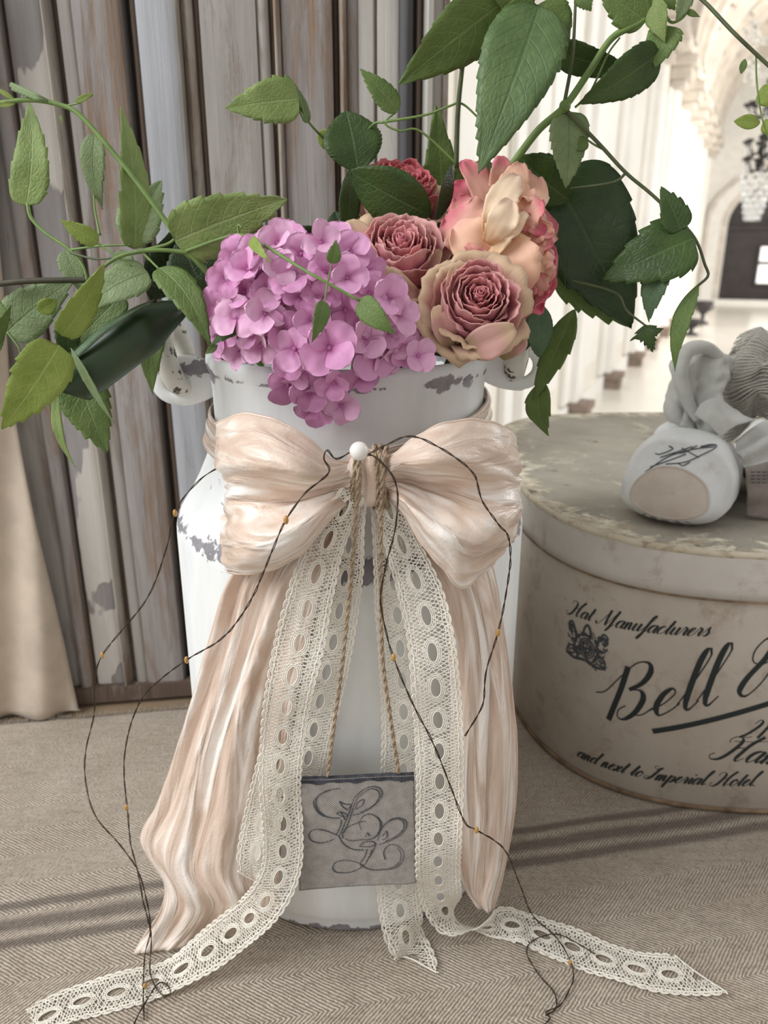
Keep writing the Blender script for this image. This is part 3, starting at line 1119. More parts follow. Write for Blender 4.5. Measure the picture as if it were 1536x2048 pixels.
# ------------------------------------------------------------------ pen lettering
GL = {
    'a': (1.0, [[(.75, .85), (.5, 1), (.2, .8), (.1, .4), (.25, .03), (.5, .12), (.74, .55), (.8, 1.0)], [(.8, 1), (.76, .3), (.88, .02), (1.1, .28)]]),
    'c': (.82, [[(.7, .8), (.55, 1), (.25, .8), (.12, .38), (.3, .02), (.6, .08), (.92, .35)]]),
    'd': (1.02, [[(.75, .85), (.5, 1), (.2, .8), (.1, .4), (.25, .03), (.5, .12), (.76, .55)], [(.86, 2.1), (.78, .9), (.78, .3), (.9, .02), (1.12, .28)]]),
    'e': (.8, [[(-.05, .25), (.35, .45), (.62, .78), (.48, 1), (.25, .82), (.14, .4), (.3, .02), (.6, .1), (.88, .35)]]),
    'f': (.72, [[(0, .2), (.45, 1.1), (.75, 1.9), (.62, 2.2), (.45, 1.8), (.4, .8), (.36, -.3), (.2, -.95), (.08, -.6), (.3, -.1), (.6, .18), (.8, .35)]]),
    'i': (.55, [[(0, .3), (.24, 1)], [(.24, 1), (.24, .3), (.36, .02), (.6, .3)], [(.3, 1.55), (.31, 1.42)]]),
    'l': (.6, [[(0, .3), (.35, 1.2), (.58, 2.0), (.42, 2.25), (.28, 1.7), (.25, .4), (.4, .02), (.66, .3)]]),
    'm': (1.4, [[(0, .6), (.16, .98), (.22, .8), (.2, 0)], [(.2, .3), (.42, .92), (.6, .95), (.64, .5), (.6, 0)], [(.6, .3), (.82, .92), (1.0, .95), (1.04, .4), (1.14, .03), (1.4, .3)]]),
    'n': (1.0, [[(0, .6), (.16, .98), (.22, .8), (.2, 0)], [(.2, .3), (.42, .92), (.6, .95), (.64, .4), (.74, .03), (1.0, .3)]]),
    'o': (.9, [[(.5, 1), (.2, .8), (.12, .4), (.3, .02), (.62, .15), (.74, .6), (.6, .95), (.45, .98), (.7, .75), (.95, .7)]]),
    'p': (1.0, [[(0, .5), (.22, 1)], [(.22, 1.1), (.2, 0), (.2, -.9)], [(.2, .3), (.42, .92), (.68, .92), (.8, .5), (.66, .06), (.4, .06)], [(.66, .06), (1, .3)]]),
    'r': (.78, [[(0, .3), (.25, 1.1), (.32, .92), (.56, .88), (.5, .3), (.62, .02), (.86, .3)]]),
    's': (.75, [[(0, .2), (.42, 1.12), (.46, .85), (.66, .4), (.5, .04), (.2, .1)]]),
    't': (.65, [[(0, .3), (.36, 1.3)], [(.38, 1.75), (.28, .4), (.4, .02), (.66, .3)], [(.08, 1.15), (.62, 1.2)]]),
    'u': (1.05, [[(0, .5), (.16, .98), (.14, .3), (.28, .02), (.5, .15), (.7, .6), (.74, 1)], [(.74, 1), (.7, .3), (.82, .02), (1.06, .3)]]),
    'x': (.85, [[(0, .8), (.2, 1), (.4, .5), (.6, .05), (.86, .3)], [(.76, 1), (.4, .5), (.05, 0)]]),
    '.': (.5, [[(.2, .1), (.24, .0)]]),
    ' ': (.6, []),
    'H': (1.75, [[(-.2, 1.5), (-.38, 1.75), (-.15, 2.05), (.3, 1.95), (.5, 1.5), (.4, .6), (.15, .05), (-.3, -.05), (-.6, .25), (-.45, .5)],
                 [(1.55, 2.2), (1.2, 1.5), (1.12, .8), (1.12, .2), (1.28, .0), (1.6, .3)], [(.3, .85), (.75, 1.15), (1.15, 1.1)]]),
    'M': (2.0, [[(-.5, .35), (-.4, .02), (-.1, .05), (.2, .8), (.5, 2.1)], [(.5, 2.1), (.62, 1.0), (.8, .0)], [(.8, 0), (1.15, 1.0), (1.5, 2.15)],
                [(1.5, 2.15), (1.45, 1.0), (1.42, -.2), (1.2, -.7), (1.35, -.3), (1.8, .3)]]),
    'I': (1.0, [[(.95, 2.0), (.55, 1.7), (.0, 1.9), (-.1, 2.15), (.3, 2.2)], [(.75, 1.95), (.62, 1.1), (.45, .3), (.1, -.02), (-.3, .15), (-.2, .45), (.3, .4), (.8, .35)]]),
    'B': (1.55, [[(.35, 2.1), (.32, 1.2), (.24, .4), (.2, 0)], [(-.55, 1.15), (-.2, 1.2), (.2, 1.75), (.6, 2.2), (1.0, 2.15), (1.15, 1.8), (1.0, 1.4), (.62, 1.18)],
                 [(.62, 1.18), (1.0, 1.1), (1.18, .75), (1.05, .25), (.75, .0), (.5, .1), (.45, .4), (.65, .55)], [(1.0, .15), (1.3, .12), (1.6, .35)]]),
    '&': (1.5, [[(.5, 1.05), (.2, 1.3), (.15, 1.7), (.4, 2.0), (.68, 1.8), (.6, 1.3), (.2, .7), (.1, .25), (.35, .0), (.7, .3), (1.0, 1.0), (1.35, 1.9)], [(.5, 1.05), (.9, 1.15), (1.3, 1.4)]]),
    '2': (1.2, [[(.1, 1.6), (.3, 2.0), (.65, 1.95), (.75, 1.5), (.4, .7), (-.1, .15), (-.3, .1), (-.1, .3), (.4, .05), (.9, .15)]]),
    '1': (.7, [[(.1, 1.6), (.45, 2.05)], [(.45, 2.05), (.4, 1.0), (.32, 0)]]),
    'o ': (.9, []),
}


def pen(mb, pts2, f, wid, thick=1.0, dense=None, hair=0.22, wdir=(-0.45, -0.9)):
    """one pen stroke through 2-D points, broad on downstrokes, laid on the surface by f(x, y)"""
    n = dense or max(10, 5 * len(pts2))
    c = cr([(x, y, 0) for x, y in pts2], n)[:, :2]
    tan = np.gradient(c, axis=0)
    tan /= (np.linalg.norm(tan, axis=1)[:, None] + 1e-12)
    nr = np.stack([-tan[:, 1], tan[:, 0]], 1)
    dd = np.clip(tan @ np.array(wdir), 0, 1)
    w = wid * (hair + (1 - hair) * dd ** 1.5) * thick
    # smooth the width and taper the ends
    w = np.convolve(np.pad(w, 2, mode='edge'), np.ones(5) / 5, mode='valid')
    g = [[f(*(c[i] + nr[i] * w[i] * k)) for k in (-.5, 0, .5)] for i in range(n)]
    mb.grid(g)


def text_on(name, txt, f, xh, wid, slant, parent, mat, extra=None, sq=1.0):
    mb = MB()
    x = 0.0
    for ch in txt:
        adv, st = GL[ch]
        for s in st:
            pen(mb, [((x + px * sq + py * slant) * xh, py * xh) for px, py in s], f, wid)
        x += adv * sq
    for s, th in (extra or []):
        pen(mb, s, f, wid, th)
    o = mb.build(name, mat, parent)
    return o, x * xh


def text_len(txt, sq=1.0):
    return sum(GL[c][0] for c in txt) * sq


def side_frame(a, b):
    """frame on the box side: x along the line from pixel a to pixel b, y up the side"""
    s0, z0 = side_uv(*a)
    s1, z1 = side_uv(*b)
    L = math.hypot(s1 - s0, z1 - z0)
    ex = ((s1 - s0) / L, (z1 - z0) / L)
    ey = (-ex[1], ex[0])
    return (lambda x, y: side_pt(s0 + ex[0] * x + ey[0] * y, z0 + ex[1] * x + ey[1] * y)), L


f, L = side_frame((1138, 1228), (1424, 1273))
xh = L / text_len('Hat  Manufacturers', .98) * 0.97
text_on('lettering_hat_manufacturers', 'Hat  Manufacturers', f, xh, xh * 0.26, 0.62, hb, MAT_INK, sq=.98)
f, L = side_frame((1206, 1440), (1560, 1372))
text_on('lettering_bell', 'Bell &', f, 0.0235, 0.0050, 0.62, hb, MAT_INK, sq=1.18)
f, L = side_frame((1306, 1463), (1620, 1380))
mb = MB()
pen(mb, [(0, 0), (L * .3, 0), (L * .7, 0), (L, 0)], f, 0.0050, 1.0, 40, 1.0)
mb.build('lettering_underline', MAT_INK, hb)
f, L = side_frame((1484, 1476), (1560, 1476))
text_on('lettering_number', '21', f, 0.0088, 0.0024, 0.62, hb, MAT_INK, [([(-0.006, -0.0035), (0.01, -0.004), (0.03, -0.0035)], .8)])
f, L = side_frame((1432, 1518), (1590, 1532))
text_on('lettering_ham', 'Ham', f, 0.0122, 0.0030, 0.62, hb, MAT_INK, sq=1.05)
f, L = side_frame((1152, 1512), (1520, 1572))
xh = L / text_len('and next to Imperial  Hotel.', 1.0) * 0.98
text_on('lettering_imperial_hotel', 'and next to Imperial  Hotel.', f, xh, xh * 0.30, 0.62, hb, MAT_INK, sq=1.0)
# crest
s0, z0 = side_uv(1172, 1290)
mb = MB()
fc = lambda x, y: side_pt(s0 + x, z0 + y)
rc = random.Random(3)
for k in range(3):
    pen(mb, [(0.0085 * (1 - .25 * k) * math.cos(a) + .001, 0.0095 * (1 - .25 * k) * math.sin(a) - .003) for a in np.linspace(0, 2 * PI, 14)], fc, 0.0016, 1, 40, .8)
for sg in (-1, 1):
    pen(mb, [(sg * .010, -.012), (sg * .013, -.004), (sg * .011, .004), (sg * .014, .011), (sg * .018, .013), (sg * .020, .009), (sg * .017, .006)], fc, 0.0040, 1, 40, .7)
    pen(mb, [(sg * .013, .001), (sg * .018, .000), (sg * .022, .003)], fc, 0.0018, 1, 20, .7)
    pen(mb, [(sg * .012, -.006), (sg * .019, -.008), (sg * .021, -.013)], fc, 0.0022, 1, 20, .7)
    pen(mb, [(sg * .011, -.012), (sg * .016, -.015), (sg * .023, -.014)], fc, 0.0018, 1, 20, .7)
    pen(mb, [(sg * .014, .012), (sg * .017, .017), (sg * .021, .014), (sg * .018, .010)], fc, 0.0022, 1, 24, .8)
pen(mb, [(-.004, .010), (-.003, .016), (0, .020), (.003, .016), (.004, .010), (-.004, .010)], fc, 0.0030, 1, 30, .8)
pen(mb, [(-.005, .008), (0, .0095), (.005, .008)], fc, 0.0022, 1, 20, 1)
pen(mb, [(-.022, -.016), (-.012, -.018), (0, -.0155), (.012, -.018), (.022, -.016)], fc, 0.0030, 1, 40, .9)
pen(mb, [(-.006, -.003), (.007, -.003)], fc, 0.0014, 1, 20, 1)
pen(mb, [(.001, -.011), (.001, .006)], fc, 0.0014, 1, 20, 1)
for k in range(130):
    x, y = rc.uniform(-.021, .021), rc.uniform(-.017, .013)
    a = rc.uniform(0, 6.28)
    l = rc.uniform(.001, .0032)
    pen(mb, [(x, y), (x + l * math.cos(a), y + l * math.sin(a)), (x + 1.6 * l * math.cos(a + .6), y + 1.6 * l * math.sin(a + .6))], fc, 0.0013, 1, 8, .7)
mb.build('printed_crest', MAT_INK2, hb)

# ================================================================== VELVET BOW
def sheet(net, ns, nt, disp=None, clampz=0.0006):
    """dense grid through a control net of (u, v, depth); rows run along the ribbon"""
    cols = [cr([P(*q) for q in row], nt) for row in net]
    cols = np.array(cols)                                  # (rows, nt, 3)
    g = np.array([cr(cols[:, j], ns) for j in range(nt)]).transpose(1, 0, 2)
    if disp is not None:
        ds = np.gradient(g, axis=0)
        dt = np.gradient(g, axis=1)
        nr = np.cross(ds, dt)
        nr /= (np.linalg.norm(nr, axis=2)[:, :, None] + 1e-12)
        flip = np.sign(nr[:, :, 1:2])
        flip[flip == 0] = 1
        nr = nr * -flip                                    # towards the camera side
        for i in range(ns):
            for j in range(nt):
                g[i, j] += nr[i, j] * disp(i / (ns - 1), j / (nt - 1))
    if clampz is not None:
        g[:, :, 2] = np.maximum(g[:, :, 2], clampz)
    return g


def grid_obj(name, g, mat, parent, lu=1.0, lv=1.0):
    mb = MB()
    mb.grid(g)
    a, b = g.shape[0], g.shape[1]
    uv = [(lu * i / (a - 1), lv * j / (b - 1)) for i in range(a) for j in range(b)]
    return mb.build(name, mat, parent, uv=uv)


def edge_cord(g, j, r, name, parent, mat):
    mb = MB()
    mb.tube(g[:, j], r, 6)
    return mb.build(name, mat, parent)


bow = thing('velvet_bow', 'champagne crushed velvet ribbon tied in a big bow around the milk can neck', 'bow', P(735, 950, .43))


def pleats(k, amp, seed, knot=1.0):
    def d(s, t):
        fan = 0.35 + 0.65 * s
        x = t * k + 0.5 * nz(t * 3.1 + seed, s * 2.0, seed) + 0.25 * s * nz(seed, s * 3)
        a = amp * (0.55 + 0.45 * nz(s * 4.0, t * 2.0, seed + 5)) * (1.0 - 0.35 * s)
        return a * math.sin(2 * PI * x) * fan + amp * 0.25 * math.sin(2 * PI * (x * 2.7 + seed)) * fan + 0.0008 * nz(s * 22, t * 30, seed)
    return d


def bulge(s, t):
    return 0


# left loop: front sheet out to the fold and the back sheet returning behind it
netL = [[(706, 926, .425), (704, 942, .417), (702, 962, .413), (702, 982, .417), (704, 996, .425)],
        [(664, 921, .416), (656, 950, .404), (650, 985, .420), (652, 1018, .402), (662, 1036, .412)],
        [(622, 884, .414), (604, 945, .390), (598, 1000, .418), (596, 1055, .389), (610, 1100, .408)],
        [(560, 846, .418), (540, 925, .394), (540, 1004, .418), (538, 1075, .391), (554, 1134, .408)],
        [(495, 829, .428), (478, 920, .408), (486, 1000, .424), (476, 1080, .402), (494, 1147, .412)],
        [(447, 842, .446), (444, 920, .432), (460, 992, .434), (449, 1080, .426), (466, 1146, .428)],
        [(436, 850, .462), (440, 925, .452), (456, 995, .452), (444, 1080, .446), (455, 1142, .438)],
        [(456, 862, .474), (460, 930, .464), (474, 1000, .462), (470, 1070, .450), (480, 1125, .441)],
        [(560, 885, .462), (560, 940, .452), (570, 1000, .448), (570, 1050, .436), (580, 1090, .432)],
        [(700, 930, .436), (700, 950, .434), (700, 965, .432), (702, 980, .432), (704, 994, .432)]]
gL = sheet(netL, 130, 60, pleats(2.3, 0.0052, 1.3))
oL = grid_obj('bow_loop', gL, MAT_VELVET, bow, 2.0, 1.0)
solid(oL, 0.0010)
netR = [[(764, 930, .425), (766, 942, .417), (768, 958, .413), (768, 975, .417), (764, 990, .425)],
        [(800, 902, .418), (806, 930, .405), (806, 963, .424), (806, 1000, .402), (800, 1015, .412)],
        [(838, 872, .414), (850, 925, .396), (852, 978, .426), (856, 1045, .394), (842, 1082, .406)],
        [(885, 850, .416), (902, 920, .396), (905, 985, .424), (908, 1070, .390), (888, 1136, .404)],
        [(940, 842, .424), (960, 920, .408), (968, 988, .422), (962, 1075, .398), (922, 1174, .408)],
        [(990, 850, .438), (1012, 925, .428), (1022, 995, .430), (1010, 1075, .418), (964, 1146, .420)],
        [(1024, 872, .456), (1034, 935, .450), (1037, 1000, .448), (1026, 1080, .438), (990, 1118, .436)],
        [(1010, 885, .472), (1018, 940, .466), (1018, 1000, .462), (1008, 1065, .452), (975, 1100, .448)],
        [(900, 890, .464), (900, 930, .456), (900, 980, .448), (895, 1040, .442), (880, 1080, .438)],
        [(770, 932, .436), (770, 948, .434), (770, 960, .432), (768, 975, .432), (766, 988, .432)]]
gR = sheet(netR, 130, 60, pleats(2.2, 0.0052, 6.1))
oR = grid_obj('bow_loop', gR, MAT_VELVET, bow, 2.0, 1.0)
solid(oR, 0.0010)
for g_, o_ in ((gL, oL), (gR, oR)):
    for j in (0, 59):
        edge_cord(g_[:96], j, 0.0009, 'stitched_edge', o_, MAT_VELVET)
# knot
mb = MB()
kc = P(735, 955, .424)
pr_ = []
for i in range(29):
    t = i / 28
    a = PI * t
    row = []
    for k in range(40):
        b = 2 * PI * k / 40
        w_ = 1 + 0.16 * math.sin(b * 5 + 2 * t) + 0.1 * nz(b * 2, t * 5)
        rr = math.sin(a) ** 0.6
        row.append((kc.x + 0.0135 * rr * math.cos(b) * w_, kc.y + 0.012 * rr * math.sin(b) * w_, kc.z + 0.0165 * math.cos(a)))
    row.append(row[0])
    pr_.append(row)
mb.grid(pr_)
mb.build('knot', MAT_VELVET, bow, uv=[(i / 28 * .3, k / 40) for i in range(29) for k in range(41)])


# band around the neck
def band_pts(a0, a1, za0, za1, zb0, zb1, r, n=60, m=18, seed=0):
    g = np.zeros((n, m, 3))
    for i in range(n):
        s = i / (n - 1)
        a = a0 + (a1 - a0) * s
        zt = za0 + (za1 - za0) * min(1, s / .5) ** .75
        zb = zb0 + (zb1 - zb0) * min(1, s / .5) ** .75
        for j in range(m):
            t = j / (m - 1)
            z = zt + (zb - zt) * t
            rc = RN + max(0, (0.358 - z)) * 0.55
            rr = rc + r + 0.0016 * math.sin(t * 14 + 3 * nz(s * 3, seed)) * math.sin(PI * t) ** 0.5 + 0.002 * math.sin(PI * t)
            g[i, j] = (CX + rr * math.cos(a), CY + rr * math.sin(a), z)
    return g


# angle -90 deg faces the camera; goes round the left and round the right to the back
gB = band_pts(-PI / 2, -PI * 1.5, .354, .3705, .335, .349, .0025, 90, 18, 2)
solid(grid_obj('neck_band', gB, MAT_VELVET, bow, 2, 1), 0.001)
gB2 = band_pts(-PI / 2 + .05, PI / 2, .356, .381, .336, .357, .0030, 90, 18, 5)
solid(grid_obj('neck_band', gB2, MAT_VELVET, bow, 2, 1), 0.001)

# left tail: hangs outside the can and spreads onto the table
tailL = [[(650, 1000, .432), (668, 1000, .430), (684, 1000, .428), (700, 1000, .428)],
         [(540, 1080, .432), (580, 1080, .427), (630, 1080, .424), (680, 1080, .424)],
         [(470, 1150, .446), (520, 1150, .434), (580, 1150, .427), (650, 1160, .425)],
         [(428, 1270, .452), (478, 1270, .442), (540, 1270, .428), (620, 1270, .426)],
         [(390, 1400, .452), (440, 1400, .440), (505, 1400, .428), (590, 1400, .426)],
         [(352, 1520, .450), (410, 1520, .436), (480, 1530, .428), (570, 1530, .430)],
         [(318, 1610, .446), (385, 1625, .430), (465, 1640, .422), (565, 1640, .428)],
         [(285, 1680, .442), (345, 1725, .424), (440, 1740, .418), (560, 1730, .426)],
         [(330, 1762, .436), (372, 1788, .419), (450, 1790, .415), (560, 1790, .424)],
         [(325, 1815, YT(1815, .034)), (380, 1822, YT(1822, .038)), (450, 1822, YT(1822, .040)), (550, 1825, YT(1825, .040))],
         [(290, 1870, YT(1870, .010)), (350, 1868, YT(1868, .013)), (420, 1862, YT(1862, .016)), (520, 1845, YT(1845, .022))],
         [(268, 1908, YT(1908, .0015)), (330, 1900, YT(1900, .0025)), (400, 1888, YT(1888, .003)), (480, 1868, YT(1868, .006))]]


def dispL(s, t):
    ph = t * 3.2 + 0.35 * math.sin(s * 3.0) + 0.3 * nz(s * 2.2, t * 2, 3.3)
    return 0.0046 * math.sin(2 * PI * ph) * min(1, s * 4) * (1 - 0.75 * s) + 0.0014 * math.sin(2 * PI * (ph * 2.6 + .3)) * (1 - .7 * s) + 0.0006 * nz(s * 30, t * 20)


gT = sheet(tailL, 120, 70, dispL, 0.0012)
oT = grid_obj('tail', gT, MAT_VELVET, bow, 2.4, 1)
solid(oT, 0.001)
edge_cord(gT, 0, 0.0008, 'stitched_edge', oT, MAT_VELVET)
tailR = [[(768, 995, .432), (790, 1000, .430), (810, 1000, .430), (830, 1000, .432)],
         [(830, 1080, .434), (880, 1080, .432), (930, 1080, .434), (960, 1080, .440)],
         [(880, 1170, .434), (920, 1170, .432), (955, 1165, .434), (992, 1140, .444)],
         [(900, 1280, .434), (938, 1280, .428), (975, 1280, .430), (1016, 1280, .446)],
         [(905, 1400, .432), (940, 1400, .424), (985, 1400, .426), (1030, 1400, .444)],
         [(905, 1520, .430), (945, 1520, .420), (990, 1520, .422), (1038, 1500, .440)],
         [(905, 1640, .427), (950, 1640, .418), (992, 1640, .419), (1033, 1620, .434)],
         [(910, 1725, .424), (948, 1735, .417), (985, 1740, .417), (1014, 1725, .428)],
         [(926, 1765, .422), (945, 1785, .418), (968, 1795, .418), (1000, 1782, .424)],
         [(955, 1812, .420), (962, 1818, .419), (972, 1822, .419), (986, 1820, .421)]]


def dispR(s, t):
    ph = t * 1.6 + 0.25 * nz(s * 2.2, t * 2, 8.3) + .1
    return 0.0028 * math.sin(2 * PI * ph) * (1 - 0.6 * s) + 0.0012 * math.sin(2 * PI * (ph * 2.9)) * (1 - .7 * s) + 0.0004 * nz(s * 30, t * 20, 4)


gT2 = sheet(tailR, 120, 60, dispR, 0.0012)
oT2 = grid_obj('tail', gT2, MAT_VELVET, bow, 2.4, 1)
solid(oT2, 0.001)
edge_cord(gT2, 59, 0.0008, 'stitched_edge', oT2, MAT_VELVET)


# ================================================================== LACE
def lace(name, label, path, wpx, seed=0, taper_end=True, twist=None, pitch=0.0218, wscale=None, tint=None, zmin=0.0012, side_hint=None):
    """lace trim of real thread: net of small meshes, oval eyelets down the middle, scalloped borders.
    path: (u, v, depth); wpx: width in metres along the path; twist: list of (s, angle)"""
    e = thing(name, label, 'lace trim', PT(*path[-1]))
    c = cr([PT(*q, zmin) for q in path], 400)
    c[:, 2] = np.maximum(c[:, 2], zmin)
    seg = np.linalg.norm(np.diff(c, axis=0), axis=1)
    cum = np.concatenate([[0], np.cumsum(seg)])
    L = cum[-1]
    tan = np.gradient(c, axis=0)
    tan /= np.linalg.norm(tan, axis=1)[:, None]
    across = []
    for i in range(400):
        view = np.array(c[i]) - np.array(_C)
        up = np.array((0, 0, 1.0))
        # hanging lace faces the camera side; lying lace faces up
        lay = min(1, max(0, (0.03 - c[i][2]) / 0.03))
        nrm = -view / np.linalg.norm(view) * (1 - lay) + up * lay
        a = np.cross(tan[i], nrm)
        across.append(a / (np.linalg.norm(a) + 1e-9))
    across = np.array(across)
    nrmv = np.cross(across, tan)
    tw = np.interp(np.linspace(0, 1, 400), [q[0] for q in twist], [q[1] for q in twist]) if twist else np.zeros(400)
    for i in range(400):
        a = across[i] * math.cos(tw[i]) + nrmv[i] * math.sin(tw[i])
        across[i] = a
    nrmv = np.cross(across, tan)
    fold = nrmv.copy()

    W_ = wpx

    def S(x, y):
        """x along (m), y across in -.5...5"""
        t = min(max(x / L, 0), 1) * 399
        i = min(int(t), 398)
        f = t - i
        p = c[i] * (1 - f) + c[i + 1] * f
        a = across[i] * (1 - f) + across[i + 1] * f
        nn = fold[i] * (1 - f) + fold[i + 1] * f
        w = W_ if wscale is None else W_ * np.interp(x / L, [q[0] for q in wscale], [q[1] for q in wscale])
        cup = 0.0016 * math.sin(x * 90 + seed) * (y * 2)
        q = p + a * (y * w) + nn * cup
        if q[2] < zmin * .5:
            q[2] = zmin * .5
        return q

    ne = max(2, int(L / pitch))
    step = L / ne
    centres = [(k + 0.5) * step for k in range(ne)]
    hole_l, hole_w = step * 0.27, 0.105

    def inhole(x, y, grow=1.0):
        k = min(max(int(x / step), 0), ne - 1)
        dx = (x - centres[k]) / (hole_l * grow)
        dy = y / (hole_w * grow)
        return dx * dx + dy * dy < 1

    def endcut(x, y):
        if not taper_end:
            return True
        r = (L - x) / (W_ * 1.1)
        return r > 1 or (y + 0.5) * 0.9 < r + 0.05

    # net
    mb = MB()
    rnd = random.Random(seed)
    cell = W_ / 10.5
    nxr = int(L / (cell * 0.9))
    rows = 11
    nodes = {}
    for i in range(nxr + 1):
        for j in range(rows + 1):
            x = (i + (0.5 if j % 2 else 0)) * cell * 0.9 + rnd.uniform(-.16, .16) * cell
            y = -0.46 + 0.92 * j / rows + rnd.uniform(-.010, .010)
            nodes[i, j] = (x, y)

    def strand(a, b, w):
        m_ = ((a[0] + b[0]) / 2, (a[1] + b[1]) / 2)
        for q in (a, b, m_):
            if inhole(q[0], q[1], 1.12) or q[0] > L or not endcut(*q):
                return
        mb.tube([S(*a), S(*m_), S(*b)], w, 3, cap=False)

    for i in range(nxr):
        for j in range(rows):
            a = nodes[i, j]
            k0 = i if j % 2 == 0 else i
            for di in ((-1, 0) if j % 2 == 0 else (0, 1)):
                b = nodes.get((i + di, j + 1))
                if b:
                    strand(a, b, 0.00038)
            if (i + j) % 3 == 0:
                b = nodes.get((i + 1, j))
                if b:
                    strand(a, b, 0.00032)
    # small dense spots between the eyelets
    net = mb.build('net', MAT_LACE, e)
    net['kind'] = 'stuff'
    # eyelet rings, each a part
    for k, x0 in enumerate(centres):
        if not endcut(x0 + hole_l, 0.15):
            continue
        mb = MB()
        for gr, w in ((1.12, 0.00050), (1.5, 0.00042), (1.9, 0.00036)):
            pts = [S(x0 + hole_l * (1 + (gr - 1) * .55) * math.cos(a), hole_w * gr * math.sin(a)) for a in np.linspace(0, 2 * PI, 26)[:-1]]
            mb.tube(pts, w, 4, closed=True)
        for a in np.linspace(0, 2 * PI, 19)[:-1]:
            mb.tube([S(x0 + hole_l * 1.02 * math.cos(a), hole_w * 1.05 * math.sin(a)), S(x0 + hole_l * 1.42 * math.cos(a + .1), hole_w * 1.9 * math.sin(a + .1))], 0.00028, 3, cap=False)
        mb.build('eyelet', MAT_LACE, e)
    # scalloped borders
    for sg in (-1, 1):
        mb = MB()
        sc = 0.0066
        ns_ = int(L / sc)
        for k in range(ns_):
            xa = k * sc
            if not endcut(xa + sc, sg * .5):
                continue
            for rr, w in ((1.0, 0.00050), (0.62, 0.00040)):
                pts = [S(xa + sc * (.5 + .5 * math.cos(a) * rr * 1.05), sg * (0.445 + 0.075 * math.sin(a) * rr)) for a in np.linspace(0, PI, 8)]
                mb.tube(pts, w, 4, cap=False)
        pts = [S(x, sg * (0.425 + 0.012 * math.sin(x * 900))) for x in np.linspace(0, L, int(L / 0.0016)) if endcut(x, sg * .42)]
        if len(pts) > 2:
            mb.tube(pts, 0.0006, 4)
        pts = [S(x, sg * (0.34 + 0.02 * math.sin(x * 500 + 1))) for x in np.linspace(0, L, int(L / 0.002)) if endcut(x, sg * .36)]
        if len(pts) > 2:
            mb.tube(pts, 0.00035, 4)
        mb.build('scalloped_edge', MAT_LACE, e)
    if taper_end:
        mb = MB()
        pts = [S(L - W_ * 1.1 * min(1, max(0.0, (y + .5) * .9 - .05)), y) for y in np.linspace(-.5, .5, 30)]
        mb.tube(pts, 0.0006, 4)
        mb.build('cut_end', MAT_LACE, e)
    return e


lace('lace_trim', 'long cream lace trim over the velvet tail, trailing across the runner to a far end', [(706, 985, .413), (676, 1040, .4145), (648, 1100, .4145), (622, 1185, .409), (602, 1275, .407),
     (580, 1375, .404), (566, 1470, .405), (560, 1570, .405), (566, 1660, .404), (562, 1740, .404), (530, 1805, .402), (470, 1860, YT(1860, .034)), (400, 1912, YT(1912, .013)), (330, 1955, YT(1955, .0025)), (230, 1985, 9), (140, 2010, 9), (60, 2050, 9)],
     0.0275, 1, False, wscale=[(0, .5), (.12, .9), (.2, 1.05), (.45, .9), (.7, .95), (1, 1.0)])
lace('lace_trim', 'shorter cream lace strand between jute twine and the velvet bow loop', [(716, 985, .420), (702, 1060, .418), (690, 1150, .420), (672, 1260, .422), (650, 1360, .423), (628, 1460, .424), (608, 1560, .424), (590, 1650, .424)],
     0.0255, 2, True, wscale=[(0, .4), (.2, .8), (.5, 1), (1, .9)])
lace('lace_trim', 'short folded cream lace strand lying on the lower velvet tail', [(560, 1500, .412), (545, 1560, .411), (525, 1640, .409), (512, 1720, .407), (520, 1790, .405)],
     0.024, 5, True)
lace('lace_trim', 'cream lace trim beside the grey tag, twisting out over the runner beneath the velvet tail', [(770, 985, .420), (786, 1040, .421), (812, 1110, .419), (842, 1190, .412), (862, 1280, .405), (872, 1380, .400), (878, 1480, .400),
     (880, 1580, .400), (877, 1680, .400), (877, 1760, .410), (890, 1820, YT(1820, .034)), (925, 1853, YT(1853, .012)), (975, 1855, YT(1855, .007)), (1030, 1850, YT(1850, .004)), (1110, 1880, 9), (1200, 1915, 9), (1310, 1945, 9), (1440, 1953, 9)],
     0.0285, 3, True, twist=[(0, 0), (.62, 0), (.67, 1.1), (.70, 2.2), (.74, PI), (1, PI)], wscale=[(0, .45), (.12, .9), (.25, 1), (.55, 1.0), (.62, .85), (.665, .35), (.70, .7), (.76, 1.05), (1, 1)])
lace('lace_trim', 'cream lace strand behind the grey tag, its pointed end reaching the runner', [(762, 985, .424), (776, 1080, .424), (792, 1200, .425), (803, 1330, .426), (808, 1450, .426), (806, 1560, .426), (800, 1680, .426), (797, 1780, .425),
     (806, 1850, .422), (822, 1905, .42), (838, 1955, .42)], 0.0290, 4, True, wscale=[(0, .4), (.2, .9), (.6, 1), (1, 1)])

# ================================================================== JUTE TWINE AND TAG
tw_ = thing('jute_twine', 'two-ply jute twine wound on the bow knot and holding the tag', 'twine', P(735, 960, .41))


def twine(pts, name, r=0.0011, n=None):
    c = cr(pts, n or max(30, int(sum((Vector(pts[i + 1]) - Vector(pts[i])).length for i in range(len(pts) - 1)) / 0.0009)))
    t = np.gradient(c, axis=0)
    t /= np.linalg.norm(t, axis=1)[:, None]
    mb = MB()
    for ph in (0, PI):
        out = []
        nr = Vector((0, -1, 0.01))
        for i in range(len(c)):
            tv = Vector(t[i])
            nr = (nr - tv * nr.dot(tv)).normalized()
            bn = tv.cross(nr)
            a = i * 0.42 + ph
            out.append(Vector(c[i]) + (nr * math.cos(a) + bn * math.sin(a)) * r * 0.6)
        mb.tube(out, r * 0.72, 5)
    return mb.build(name, MAT_JUTE, tw_)


